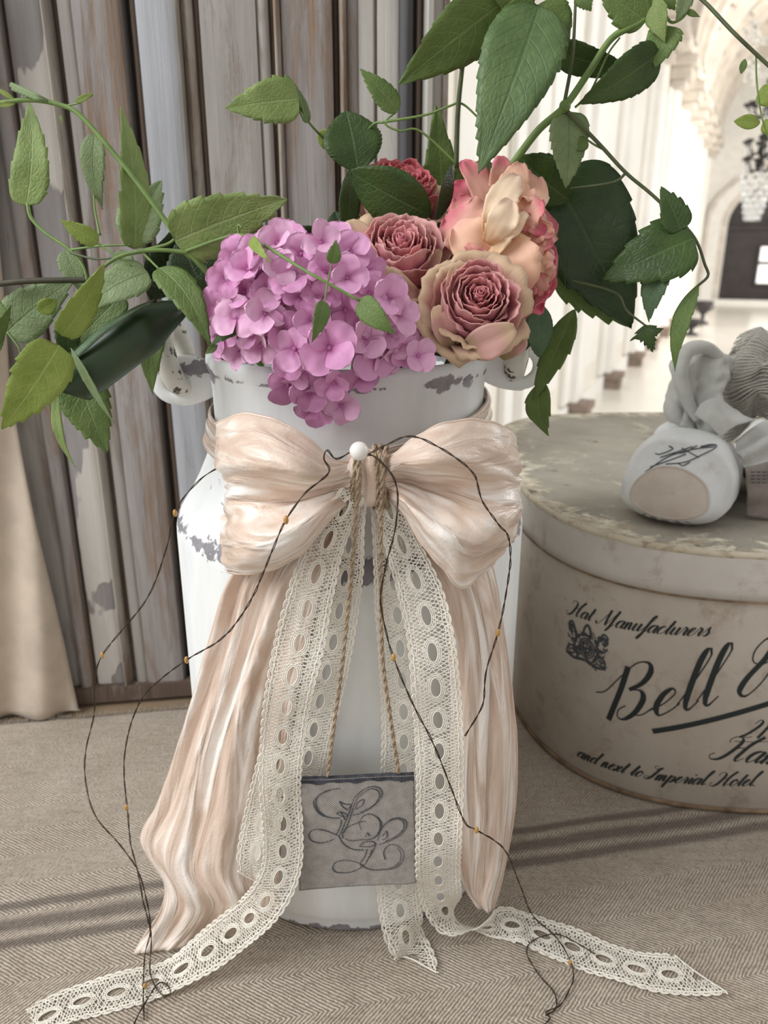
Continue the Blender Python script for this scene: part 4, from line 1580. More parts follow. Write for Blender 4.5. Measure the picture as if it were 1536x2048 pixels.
twine([P(716, 925, .409), P(716, 960, .406), P(714, 1000, .412), P(708, 1090, .409), P(698, 1200, .409), P(684, 1330, .408), P(668, 1450, .408), P(655, 1552, .410)], 'hanging_strand')
twine([P(766, 925, .409), P(764, 960, .406), P(762, 1010, .412), P(761, 1120, .409), P(762, 1230, .409), P(766, 1330, .408), P(780, 1430, .408), P(797, 1546, .410)], 'hanging_strand')
for k, uu in enumerate((708, 718, 752, 762, 770)):
    cpt = P(uu, 955, .424)
    off = (uu - 736) / 30 * 0.004
    pts = []
    for a in np.linspace(0, 2 * PI, 22):
        pts.append((cpt.x + 0.001 * math.sin(a * 2 + k), cpt.y - 0.0145 * math.cos(a) * (1 - abs(off) * 40), cpt.z + 0.0185 * math.sin(a)))
    twine(pts, 'knot_wrap', 0.0010)
mb = MB()
rnd = random.Random(8)
for k in range(260):
    t = rnd.random()
    sgn = rnd.choice((0, 1))
    a = cr([(716, 925), (714, 1000), (698, 1200), (668, 1450), (655, 1552)] if sgn else [(766, 925), (762, 1010), (762, 1230), (780, 1430), (797, 1546)], 60)
    q = a[int(t * 59)]
    p0 = P(q[0], q[1], .408)
    d = Vector((rnd.uniform(-1, 1), rnd.uniform(-1, .2), rnd.uniform(-1, 1))) * 0.0028
    mb.tube([p0, p0 + d * .6 + Vector((0, 0, -.0004)), p0 + d], 0.00010, 3, cap=False)
fz = mb.build('loose_fibres', MAT_JUTE, tw_)
fz['kind'] = 'stuff'

tgt = thing('canvas_tag', 'small square grey canvas tag with a script monogram hanging on twine', 'tag', P(712, 1780, .412))
TL, TR, BRc, BL = P(595, 1560, .4085), P(828, 1551, .4085), P(832, 1765, .4085), P(598, 1782, .4085)


def tagpt(a, b, dy=0.0):
    p = (TL * (1 - a) + TR * a) * (1 - b) + (BL * (1 - a) + BRc * a) * b
    return Vector((p.x + 0.0006 * nz(b * 5, 1) * (1 if a > .5 else -1), p.y + dy + 0.0010 * math.sin(a * 5) * (b - .3), p.z + 0.0006 * nz(a * 6, 3)))


mb = MB()
ng = 24
mb.grid([[tagpt(i / ng, j / ng) for j in range(ng + 1)] for i in range(ng + 1)])
mb.grid([[tagpt(i / ng, j / ng, .0032) for j in range(ng + 1)] for i in range(ng + 1)])
mb.build('canvas_face', MAT_TAG, tgt)
mb = MB()
ring = [(i / ng, 0) for i in range(ng)] + [(1, j / ng) for j in range(ng)] + [(1 - i / ng, 1) for i in range(ng)] + [(0, 1 - j / ng) for j in range(ng)]
ring.append(ring[0])
mb.grid([[tagpt(min(max(a, .008 + .004 * nz(b * 9)), .992), min(max(b, .008), .992), d) for d in (-.0003,)] + [tagpt(a, b, .0006), tagpt(a, b, .0034)] for a, b in ring])
mb.build('dark_edge', MAT_TAGEDGE, tgt)
mb = MB()
for k in range(40):     # rubbed dark paint along the upper hem
    a = k / 40
    hgt = 0.02 + 0.03 * max(0, nz(a * 9, 2) + .3 + (0.5 if a > .85 else 0))
    mb.grid([[tagpt(a + d, .006 + hgt * t, -.0003) for t in (0, .5, 1)] for d in (0, .0125, .025)])
mb.build('dark_hem_paint', MAT_TAGEDGE, tgt)
# monogram, drawn from pen strokes on the tag face
MONO = [
    [(625, 378), (540, 385), (460, 410), (395, 460), (370, 530), (395, 600), (460, 650), (540, 668), (610, 672)],
    [(520, 392), (440, 425), (360, 490), (350, 545), (385, 615), (450, 655)],
    [(720, 560), (760, 470), (830, 400), (920, 360), (1000, 370), (1035, 430), (1000, 500), (920, 570), (830, 620), (740, 640)],
    [(745, 555), (790, 470), (860, 410), (930, 378), (990, 400), (1008, 450), (970, 520), (900, 575), (820, 612)],
    [(720, 560), (690, 640), (660, 720), (630, 800), (600, 860)],
    [(745, 560), (715, 650), (685, 740), (650, 820)],
    [(625, 690), (615, 750), (585, 820), (565, 840)],
    [(610, 860), (520, 815), (420, 785), (330, 800), (300, 850), (330, 905), (410, 925), (500, 905), (560, 880)],
    [(560, 835), (470, 800), (400, 795)],
    [(600, 860), (640, 930), (700, 975), (780, 995), (850, 995)],
    [(820, 790), (805, 720), (850, 650), (930, 630), (1000, 680), (1010, 760), (970, 840), (900, 885), (820, 890), (720, 900), (660, 880)],
    [(990, 660), (1025, 720), (1005, 800), (950, 865), (880, 890)],
    [(870, 700), (780, 720), (690, 760), (640, 820), (640, 880)],
    [(980, 900), (1010, 800), (1080, 710), (1180, 660), (1260, 680), (1275, 740), (1220, 820), (1120, 890), (1000, 935)],
    [(1030, 760), (1100, 700), (1190, 672), (1245, 700), (1240, 770), (1160, 850), (1060, 905)],
    [(970, 920), (940, 1000), (890, 1080), (850, 1150)],
    [(880, 990), (850, 1070), (800, 1140)],
    [(930, 985), (900, 1060), (870, 1110)],
    [(850, 1160), (760, 1120), (660, 1105), (560, 1130), (530, 1190), (570, 1235), (680, 1235), (780, 1200), (830, 1170)],
    [(800, 1150), (900, 1195), (1030, 1195), (1160, 1170), (1230, 1090), (1240, 1000), (1180, 940), (1100, 940), (1045, 1010), (1055, 1090)],
    [(1100, 1185), (1190, 1120), (1215, 1030), (1190, 965)],
    [(610, 505), (640, 560), (690, 590)], [(610, 505), (660, 530), (720, 535), (700, 575)],
    [(760, 580), (790, 520), (850, 485), (840, 540), (770, 585)],
    [(570, 625), (620, 610), (680, 640), (640, 660), (570, 625)], [(610, 610), (640, 650), (660, 690)],
    [(800, 960), (850, 915), (930, 905), (960, 930), (900, 960), (800, 960)], [(860, 860), (880, 820), (900, 850)],
    [(1030, 850), (1070, 800), (1075, 860), (1030, 890)],
]


def mono_f(x, y):
    # bilinear inverse, tag corners as traced
    a = (x - 188) / 1172.0
    b = (y - (305 - 55 * a)) / (1130.0 - 45 * a)
    return tagpt(a, b, -.00045)


mb = MB()
for s in MONO:
    pen(mb, [(x, y) for x, y in s], mono_f, 13, 1.0, 8 * len(s), .45, (0.5, 0.85))
mb.build('monogram', MAT_INK2, tgt)

# ================================================================== PEARL PIN
pp = P(718, 902, .402)
pe = thing('pearl_pin', 'round white pearl pin set above the bow knot', 'pearl', pp)
mb = MB()
mb.ball(pp, 0.0052, 14)
mb.build('pearl', MAT_PEARL, pe)
mb = MB()
mb.tube([pp + Vector((0, .004, 0)), pp + Vector((0.001, .03, -.012))], .0005, 6)
mb.build('pin_shaft', MAT_WIRE, pe)

# ================================================================== WIRE LIGHT STRING
wr = thing('wire_light_string', 'thin dark copper wire light string with amber beads looped around the bow', 'string lights', P(718, 905, .405))


def wire(pts, r=0.00030):
    q = [PT(u, v, y, 0.0012) for u, v, y in pts]
    c = cr(q, max(40, len(q) * 14))
    c[:, 2] = np.maximum(c[:, 2], 0.0008)
    mb = MB()
    for ph in (0, PI):
        out = []
        for i in range(len(c)):
            a = i * 0.35 + ph
            out.append((c[i][0] + 0.00036 * math.cos(a) + .0003 * nz(i * .13, ph), c[i][1], c[i][2] + 0.00036 * math.sin(a) + .0003 * nz(i * .15, 4)))
        mb.tube(out, r, 5)
    return mb.build('wire', MAT_WIRE, wr)


def led(u, v, y):
    p = PT(u, v, y, 0.0016)
    mb = MB()
    mb.ball(p, 0.0017, 6, (.85, .85, 1.5))
    return mb.build('light_bead', MAT_LED, wr)


wire([(468, 926, .474), (447, 930, .474), (400, 960, .468), (352, 1020, .462), (332, 1100, .462), (292, 1200, .465), (205, 1310, .475), (190, 1370, .478), (188, 1430, .478), (172, 1500, .475), (171, 1560, .47),
      (190, 1630, .455), (240, 1690, .445), (275, 1740, .435), (293, 1800, YT(1800, .045)), (301, 1860, YT(1860, .019)), (290, 1910, YT(1910, .0045)), (287, 1970, YT(1970, .0042)), (288, 2040, 9)])
wire([(700, 905, .402), (672, 918, .398), (655, 900, .398), (648, 918, .398), (658, 945, .398), (612, 985, .384), (572, 1040, .384), (545, 1100, .386), (512, 1180, .398), (480, 1235, .404), (440, 1280, .412), (373, 1320, .425), (320, 1360, .438), (282, 1400, .445),
      (256, 1470, .45), (248, 1540, .45), (255, 1620, .445), (262, 1690, .438), (275, 1740, .43), (286, 1800, YT(1800, .048)), (302, 1870, YT(1870, .015)), (300, 1940, YT(1940, .0042)), (312, 1975, YT(1975, .0042)), (330, 1993, YT(1993, .004)), (341, 1985, YT(1985, .004)), (334, 1970, YT(1970, .0042)), (315, 1968, YT(1968, .005)), (285, 2015, YT(2015, .003)), (262, 2060, 9)])
wire([(718, 915, .41), (742, 905, .400), (780, 886, .399), (820, 872, .398), (870, 890, .394), (920, 922, .390), (950, 952, .390), (964, 1000, .393), (998, 1050, .404), (1016, 1072, .410), (1021, 1120, .414), (1010, 1200, .420), (996, 1265, .418), (972, 1345, .410), (965, 1410, .408), (930, 1472, .404)])
wire([(722, 915, .41), (748, 912, .400), (784, 950, .396), (795, 990, .397), (790, 1060, .394), (772, 1130, .396), (761, 1200, .400), (774, 1270, .396), (787, 1315, .392), (822, 1400, .388), (868, 1490, .387), (902, 1575, .388), (930, 1645, .389), (953, 1660, .392), (1008, 1698, .404), (1040, 1770, .424),
      (1065, 1830, YT(1830, .022)), (1110, 1872, YT(1872, .0042)), (1140, 1920, YT(1920, .0042)), (1146, 1960, 9), (1122, 2008, 9), (1092, 2024, 9), (1100, 2036, 9), (1088, 2050, 9)])
wire([(1190, 1908, YT(1908, .0042)), (1150, 1884, YT(1884, .0045)), (1110, 1868, YT(1868, .0055)), (1065, 1882, YT(1882, .0045)), (1054, 1908, YT(1908, .003)), (1080, 1952, 9), (1108, 1985, 9), (1112, 2015, 9), (1092, 2032, 9)])
for q in ((350, 1026, .462), (205, 1310, .475), (572, 1040, .383), (373, 1320, .425), (253, 1615, .445), (787, 1315, .391), (996, 1265, .417), (953, 1660, .391), (290, 1972, YT(1972, .0045)), (1140, 1925, YT(1925, .0042))):
    led(*q)

# ================================================================== FOLIAGE HELPERS
def depth_of(p):
    return (Vector(p) - _C).dot(_F)


def hw_ovate(t):
    return (t ** 0.42) * ((1 - t) ** 1.05) / 0.505


def hw_heart(t):
    return (max(t, 0) ** 0.30) * ((1 - t) ** 0.95) / 0.575


def hw_rose(t):
    return math.sin(PI * min(1, t ** 0.92)) ** 0.75


def hw_lance(t):
    return math.sin(PI * t ** 0.75) ** 1.1


def hw_lobed(t):
    a = math.exp(-((t - 0.30) / 0.15) ** 2) * 0.95
    b = (1 - t) ** 0.8 * min(1, t * 9) ** 0.7 * 0.72
    c = math.exp(-((t - 0.12) / 0.07) ** 2) * 0.35
    return max(a, b, c) if t < 1 else 0


def hw_petal(t):
    return math.sin(PI * min(1, 0.06 + 0.90 * t ** 1.25)) ** 0.6 * (1 if t < .99 else .8)


SHAPES = {'ovate': hw_ovate, 'heart': hw_heart, 'rose': hw_rose, 'lance': hw_lance, 'lobed': hw_lobed, 'petal': hw_petal}


def leaf_grid(base, tip, width, shape, roll=0.0, sag=0.06, fold=0.15, bend=0.0, teeth=8, amp=0.14, seed=0.0, nu=64, nv=4, wave=0.02, curl=0.0, twist=0.0):
    base, tip = Vector(base), Vector(tip)
    X = tip - base
    L = X.length
    X.normalize()
    N0 = (_C - (base + tip) / 2).normalized()
    N0 = (N0 - X * N0.dot(X)).normalized()
    f = SHAPES[shape]
    vs, uv = [], []
    for i in range(nu + 1):
        t = i / nu
        q = Quaternion(X, math.radians(roll + twist * t))
        N = q @ N0
        Y = N.cross(X)
        hw = f(min(max(t, 1e-4), 1)) * width / 2
        hw = max(hw, 0.00015)
        cen = base + X * (L * t) + (Quaternion(X, math.radians(roll)) @ N0) * (sag * L * 4 * t * (1 - t) - curl * L * t ** 3) + Y * (bend * L * 4 * t * (1 - t))
        for j in range(-nv, nv + 1):
            a = j / nv
            w = hw
            dx = 0.0
            if teeth:
                ph = t * teeth + 0.35 * nz(t * 5, seed, a > 0) + (0.3 if a > 0 else 0)
                saw = ph - math.floor(ph)
                k = amp * 1.05 * max(0.15, 0.55 + 1.1 * nz(t * 3.3 + seed, 2.0 * (a > 0), seed)) * (saw - 0.45) * min(1, 8 * t, 5 * (1 - t) + .1) * abs(a) ** 3
                w = hw + width / 2 * k
                dx = width * 0.10 * saw * abs(a) ** 3 * amp * 2
            n_ = fold * abs(a) * w - 0.35 * fold * a * a * w + wave * width * nz(t * 4 + seed, a * 1.5, seed) * (0.3 + abs(a)) + 0.5 * wave * width * math.sin(t * 16 + seed + 1.5 * (a > 0)) * abs(a) ** 2
            vs.append(cen + X * dx + Y * (a * w) + N * n_)
            uv.append((t, a))
    m = 2 * nv + 1
    fs = [(i * m + j, (i + 1) * m + j, (i + 1) * m + j + 1, i * m + j + 1) for i in range(nu) for j in range(m - 1)]
    return vs, fs, uv


_lseed = [0]


def leaf(parent, b, t, wpx, mat='mid', shape='ovate', name='leaf', th=0.0004, **kw):
    """leaf from its base to its tip, both (u, v, depth); width in photo pixels at its own depth"""
    _lseed[0] += 1
    pb, pt = P(*b), P(*t)
    w = wpx * depth_of((pb + pt) / 2) / FPX
    kw.setdefault('seed', _lseed[0] * 1.7)
    vs, fs, uv = leaf_grid(pb, pt, w, shape, **kw)
    o = mesh(name, vs, fs, LEAF[mat] if isinstance(mat, str) else mat, parent, uv)
    if th:
        solid(o, th)
    return o


def stem(parent, pts, rpx, mat=None, name='stem', taper=0.7, n=None):
    q = [P(*p) for p in pts]
    c = cr(q, n or max(12, len(q) * 7))
    r = rpx * depth_of(q[0]) / FPX
    mb = MB()
    m = len(c)
    mb.tube(c, [r * (1 + (taper - 1) * i / (m - 1)) for i in range(m)], 7)
    return mb.build(name, mat or MAT_STEM, parent)


INCAN = Vector((CX, CY, 0.30))


_nroot = [0]


def root(parent, p, rpx, mat=None):
    """the hidden lower stalk, down into the can"""
    a = P(*p)
    r = rpx * depth_of(a) / FPX
    _nroot[0] += 1
    b = Vector((CX + (a.x - CX) * .35, CY + (a.y - CY) * .35 + 0.006 * _nroot[0] - 0.02, 0.300))
    k = Vector((CX + (a.x - CX) * .6, CY - 0.025 + 0.008 * _nroot[0], 0.42))
    if a.z < 0.45:
        k = (a + b) / 2
    mb = MB()
    mb.tube(cr([a, k, b], 16), r, 7)
    return mb.build('stalk', mat or MAT_STEMD, parent)


def sprig(name, label, cat, p, group=None):
    return thing(name, label, cat, (CX + (P(*p).x - CX) * .35, CY, 0.30), group)


# ================================================================== HYDRANGEA
HC = P(628, 625, .492)
hyd = sprig('hydrangea_flower', 'pink mauve hydrangea head spilling over the can rim', 'flower', (628, 625, .492))


def petal_mesh(k):
    rr = random.Random(k)
    L, Wd = 1.0, rr.uniform(0.98, 1.18)
    vs, uv = [], []
    nu, nv = 18, 5
    cup = rr.uniform(-.05, .22)
    for i in range(nu + 1):
        t = i / nu
        tq = t ** 0.92
        hw = Wd / 2 * (4 * tq * (1 - tq) + 1e-4) ** 0.40 * (0.35 + 0.65 * min(1, t * 2.0))
        for j in range(-nv, nv + 1):
            a = j / nv
            x = 0.05 + L * t - 0.04 * a * a * t
            z = 0.16 * math.sin(PI * t * .8) - cup * t * t + 0.10 * a * a * t + 0.05 * nz(t * 3 + k, a * 2, k)
            vs.append((x, a * hw, z))
            uv.append((t, a))
    m = 2 * nv + 1
    fs = [(i * m + j, (i + 1) * m + j, (i + 1) * m + j + 1, i * m + j + 1) for i in range(nu) for j in range(m - 1)]
    me = bpy.data.meshes.new('petal')
    me.from_pydata(vs, [], fs)
    lay = me.uv_layers.new(name='UVMap')
    for lp in me.loops:
        lay.data[lp.index].uv = uv[lp.vertex_index]
    me.polygons.foreach_set('use_smooth', [True] * len(me.polygons))
    me.materials.append(HYD[k % 3])
    return me


PET = [petal_mesh(k) for k in range(9)]
bead_me = bpy.data.meshes.new('floret_centre')
_b = MB()
_b.ball((0, 0, 0.06), 0.10, 5)
bead_me.from_pydata(_b.v, [], _b.f)
bead_me.materials.append(HYD[2])
rnd = random.Random(21)


def floret(u, v, y, size, nrm=None, spin=None):
    p = P(u, v, y)
    n = nrm or ((p - HC).normalized() * 0.8 + (_C - p).normalized() * 0.45 + Vector((0, 0, .15)) + Vector((rnd.uniform(-.25, .25), rnd.uniform(-.15, .15), rnd.uniform(-.25, .25))))
    n = Vector(n).normalized()
    o = bpy.data.objects.new('floret', bead_me)
    COL.objects.link(o)
    o.parent = hyd
    o.location = p - hyd.location
    q = n.to_track_quat('Z', 'Y') @ Quaternion((0, 0, 1), spin if spin is not None else rnd.uniform(0, 1.57))
    o.rotation_euler = q.to_euler()
    s = size * depth_of(p) / FPX
    o.scale = (s, s, s)
    kk = rnd.randrange(9)
    for k in range(4):
        c = bpy.data.objects.new('petal', PET[(kk + 3 * (k % 2)) % 9])
        COL.objects.link(c)
        c.parent = o
        c.rotation_euler = (rnd.uniform(-.35, .35), rnd.uniform(-.85, .1), k * PI / 2 + rnd.uniform(-.1, .1))
        f = rnd.uniform(.88, 1.08)
        c.scale = (f, f, f)


def hyd_y(u, v, d=0.0):
    r2 = ((u - 632) / 235) ** 2 + ((v - 610) / 235) ** 2
    return 0.494 - 0.062 * math.sqrt(max(0.0, 1 - r2)) + d


floret(658, 696, .425, 60, (_C - P(658, 696, .425)).normalized() + Vector((0.1, 0, .05)), 0.75)
FLO = [(564, 657), (681, 803), (619, 776), (603, 587), (580, 552), (693, 551), (738, 582), (689, 614), (796, 624), (790, 684), (838, 694), (728, 668), (722, 745),
       (490, 579), (459, 551), (446, 608), (446, 655), (474, 628), (522, 684), (580, 720), (517, 500), (556, 482), (603, 503), (642, 480), (675, 476), (560, 528), (650, 540), (498, 535),
       (576, 762), (668, 758), (530, 622), (752, 620), (770, 655), (622, 632), (752, 708), (612, 736), (540, 580), (640, 590), (700, 500), (480, 510), (590, 690), (632, 810), (500, 650), (770, 590), (806, 655)]
for (u, v) in FLO:
    floret(u, v + 6, hyd_y(u, v) + rnd.uniform(-.008, .006), rnd.uniform(41, 51))
for k in range(26):
    a, r = rnd.uniform(0, 6.28), math.sqrt(rnd.random()) * 175
    u, v = 625 + r * math.cos(a), min(610 + r * math.sin(a) * .8, 672)
    floret(u, v, hyd_y(u, v) + 0.026, 50)
mb = MB()
for (u, v) in FLO[::2]:
    p0 = P(u, v, hyd_y(u, v))
    mb.tube([HC + Vector((0, .03, -.01)), (HC + p0) / 2 + Vector((0, 0, .004)), p0], 0.0007, 5)
pd = mb.build('flower_stalks', MAT_STEM, hyd)
pd['kind'] = 'stuff'
root(hyd, (628, 640, .505), 9)


# ================================================================== ROSES
def rose(name, label, c, axis, R, mats, n_in=20, seed=0, openr=1.0, height=1.35, n_out=6, spin0=0.0):
    """cupped garden rose: petals in a spiral, each a mesh, outer ones flaring"""
    p = P(*c)
    e = sprig(name, label, 'rose', c, None)
    q = Vector(axis).normalized().to_track_quat('Z', 'Y')
    rr = random.Random(seed)
    N = n_in + n_out
    for i in range(N):
        f = i / (N - 1)
        phi = spin0 + i * 2.399 + rr.uniform(-.25, .25)
        outer = i >= n_in
        rho = R * (0.07 + 0.86 * f ** 0.85) * (1.06 if outer else 1)
        span = (1.5 - 0.5 * f) * (1.0 if not outer else 0.95)
        top = R * height * (0.42 - 0.16 * abs(f - .45) - (0.16 * f * f)) + rr.uniform(-.03, .03) * R
        zb = -R * height * 0.62 * (0.35 + 0.65 * f)
        flare = (0.04 + 0.30 * max(0, f - .55) / .45) * R * openr
        if outer:
            flare += R * rr.uniform(.0, .22) * openr
            top -= R * rr.uniform(0.0, .30)
        nu, nv = 14, 9
        vs, uv = [], []
        sd = seed * 7.1 + i
        for a_i in range(nu + 1):
            t = a_i / nu
            for j in range(-nv, nv + 1):
                a = j / nv
                sh = (math.sin(PI / 2 * min(1, t * 1.6 + .08)) ** .8) * (1 - 0.25 * max(0, t - .8) / .2)
                ang = phi + a * span * sh
                zt = top - R * 0.16 * a * a * (0.6 + f) + R * 0.08 * nz(a * 2.5 + sd, sd) + R * .035 * nz(a * 9, sd)
                z = zb + (zt - zb) * t
                prof = math.sin(PI / 2 * min(1, t * 1.35 + 0.02)) ** 0.75
                infl = 1 - (0.22 if not outer else 0.05) * max(0, t - .6) * (1 - .5 * f)
                r = rho * prof * infl + flare * max(0, (t - .62) / .38) ** 2
                r += R * (0.06 * nz(a * 3 + sd, t * 3, sd) + 0.13 * max(0, t - .5) * nz(a * 6, sd, t * 2)) * (0.4 + f)
                r += R * 0.012 * a                                  # spiral overlap
                if outer:
                    z -= R * 0.55 * max(0, (t - .8) / .2) ** 2 * .22
                vs.append(p + q @ Vector((r * math.cos(ang), r * math.sin(ang), z)))
                uv.append((t, a))
        m = 2 * nv + 1
        fs = [(x * m + y, (x + 1) * m + y, (x + 1) * m + y + 1, x * m + y + 1) for x in range(nu) for y in range(m - 1)]
        mt = mats[0] if f < .38 else (mats[1] if not outer else mats[2])
        solid(mesh('petal', vs, fs, mt, e, uv), R * 0.016)
    # tight twisted heart
    mb = MB()
    g = []
    for s in np.linspace(0, 1, 60):
        a = s * 5 * PI
        r = R * (0.015 + 0.11 * s)
        g.append([p + q @ Vector((r * math.cos(a), r * math.sin(a), R * height * (-.1 + (.50 - .06 * s) * k))) for k in (0, .5, 1)])
    mb.grid(g)
    o = mb.build('heart', mats[0], e, uv=[(.3 + .5 * k, s / 60) for s in range(60) for k in (0, .5, 1)])
    solid(o, R * .012)
    # green hip and sepals under the flower
    mb = MB()
    mb.ball((0, 0, 0), R * .30, 8, (1, 1, 1.1))
    mb.v = [tuple(p + q @ (Vector(v) + Vector((0, 0, -R * height * .62)))) for v in mb.v]
    mb.build('hip', MAT_STEMD, e)
    pt = p + q @ Vector((0, 0, -R * height * .75))
    b = Vector((CX + (pt.x - CX) * .35, CY + (pt.y - CY) * .3, .300))
    mb = MB()
    mb.tube(cr([pt, (pt * .6 + b * .4) + Vector((0, .01, 0)), b], 14), 0.0026, 7)
    mb.build('stalk', MAT_STEMD, e)
    return e


r1 = rose('rose_bloom', 'dusty pink cupped rose with a dark rose leaf resting behind its top', (798, 516, .504), (.03, -.66, .75), .0318, (ROSE_IN, ROSE_MID, ROSE_OUT), 22, 3, .8, 1.5, 7, .5)
r2 = rose('rose_bloom', 'dusty pink rose facing forward at the can rim below the peach rose', (952, 606, .466), (.06, -.86, .50), .0284, (ROSE_IN, ROSE_MID, ROSE_OUT), 21, 8, .8, 1.45, 7, 1.9)
r3 = rose('rose_bloom', 'red pink ruffled rose half hidden behind a dark leaf', (800, 392, .562), (.25, -.45, .85), .0312, (ROSE_RED, ROSE_RED, ROSE_OUT), 24, 5, .5, 1.5, 6, .2)

# extra loose, drying outer petals of the roses
for par, b, t, w, kw in ((r1, (740, 560, .507), (700, 440, .510), 70, dict(roll=25, sag=.12)), (r1, (860, 570, .507), (900, 470, .516), 60, dict(roll=-30, sag=.15)),
                         (r1, (846, 600, .502), (882, 500, .500), 54, dict(roll=-40, sag=.2)), (r1, (776, 608, .492), (786, 535, .472), 118, dict(roll=0, sag=.18)),
                         (r2, (886, 660, .466), (908, 536, .470), 56, dict(roll=30, sag=.15)), (r2, (996, 690, .468), (1036, 604, .472), 70, dict(roll=-30, sag=.15)),
                         (r2, (930, 700, .462), (1030, 655, .444), 70, dict(roll=10, sag=.2)), (r2, (896, 698, .464), (872, 612, .462), 56, dict(roll=20, sag=.2)),
                         (r2, (1000, 715, .466), (1045, 665, .470), 60, dict(roll=-10, sag=.1)), (r3, (745, 450, .556), (700, 360, .560), 60, dict(roll=30, sag=.1)),
                         (r3, (850, 440, .556), (868, 365, .560), 50, dict(roll=-40, sag=.15))):
    leaf(par, b, t, w, ROSE_OUT, 'petal', 'petal', teeth=0, wave=.05, fold=.25, nu=18, nv=5, **kw)

pch = sprig('rose_bloom', 'large peach rose with pink rimmed petals and cream heart, seen sideways', 'rose', (1000, 490, .515))
for (b, t, w, m_, kw) in (
        ((985, 470, .519), (926, 320, .522), 62, PEACH_P, dict(roll=35, sag=.10, bend=-.06)),
        ((965, 440, .535), (902, 372, .535), 80, PEACH_R, dict(roll=10, sag=.08)),
        ((988, 430, .520), (946, 322, .522), 36, PEACH_C, dict(roll=-45, sag=-.12, bend=.12)),
        ((1000, 430, .522), (1002, 312, .524), 54, PEACH_P, dict(roll=20, sag=.05)),
        ((1005, 440, .518), (1042, 326, .520), 62, PEACH, dict(roll=-10, sag=.05)),
        ((1000, 470, .520), (1072, 352, .524), 112, PEACH, dict(roll=-15, sag=.16)),
        ((1010, 500, .522), (1102, 430, .525), 120, PEACH_P, dict(roll=-25, sag=.14)),
        ((1020, 520, .520), (1114, 508, .522), 110, PEACH_P, dict(roll=-20, sag=.12)),
        ((1030, 520, .516), (1108, 560, .518), 96, PEACH_R, dict(roll=-15, sag=.12)),
        ((1020, 520, .514), (1092, 600, .514), 100, PEACH_R, dict(roll=-10, sag=.14)),
        ((1010, 530, .512), (1062, 628, .512), 100, PEACH_R, dict(roll=0, sag=.16)),
        ((985, 510, .514), (893, 430, .518), 122, PEACH_P, dict(roll=18, sag=.22)),
        ((990, 535, .506), (908, 452, .503), 96, PEACH, dict(roll=10, sag=.24)),
        ((992, 470, .506), (1048, 588, .494), 122, PEACH, dict(roll=0, sag=.26)),
        ((1020, 470, .510), (1080, 545, .504), 90, PEACH_P, dict(roll=-18, sag=.2)),
        ((1010, 440, .512), (1085, 470, .510), 96, PEACH, dict(roll=-15, sag=.2)),
        ((975, 486, .497), (1034, 350, .506), 62, PEACH_C, dict(roll=-8, sag=.14, bend=.04)),
        ((974, 486, .492), (1022, 400, .492), 62, PEACH_C, dict(roll=6, sag=.22, bend=-.03)),
        ((984, 515, .492), (1052, 424, .497), 48, PEACH_C, dict(roll=-28, sag=.10, bend=.03)),
        ((932, 488, .490), (992, 538, .490), 36, PEACH_R, dict(roll=20, sag=.1)),
        ((955, 470, .520), (912, 395, .523), 70, PEACH_P, dict(roll=25, sag=.14)),
        ((1040, 560, .510), (1075, 520, .500), 60, PEACH_P, dict(roll=-30, sag=.2)),
        ((1050, 600, .506), (1040, 560, .498), 60, PEACH_R, dict(roll=-10, sag=.2)),
        ((1085, 600, .508), (1070, 545, .500), 50, PEACH_P, dict(roll=-20, sag=.2))):
    leaf(pch, b, t, w, m_, 'petal', 'petal', teeth=5, amp=.14, wave=.11, fold=.10, nu=24, nv=6, **kw)
rp = random.Random(31)
for k in range(16):                                       # ruffled inner petals crowding the far side of the bloom
    v0 = 400 + 14 * k
    u1 = 1108 - 0.0022 * (v0 - 520) ** 2 * .9 + rp.uniform(-10, 6)
    leaf(pch, (u1 - 52, v0 + rp.uniform(-14, 22), .508), (u1, v0 + rp.uniform(-20, 24), .500 + rp.uniform(-.004, .008)), rp.uniform(40, 62), (PEACH, PEACH_P, PEACH_P, PEACH_R)[(k + (k > 8)) % 4 if k < 12 else 3],
         'petal', 'petal', teeth=4, amp=.25, wave=.22, fold=.25, nu=18, nv=5, roll=rp.uniform(-70, 10), sag=rp.uniform(.05, .3))
mb = MB()
hp = P(1000, 495, .53)
mb.ball(hp, 0.008, 8)
mb.build('hip', MAT_STEMD, pch)
root(pch, (1000, 500, .53), 9)

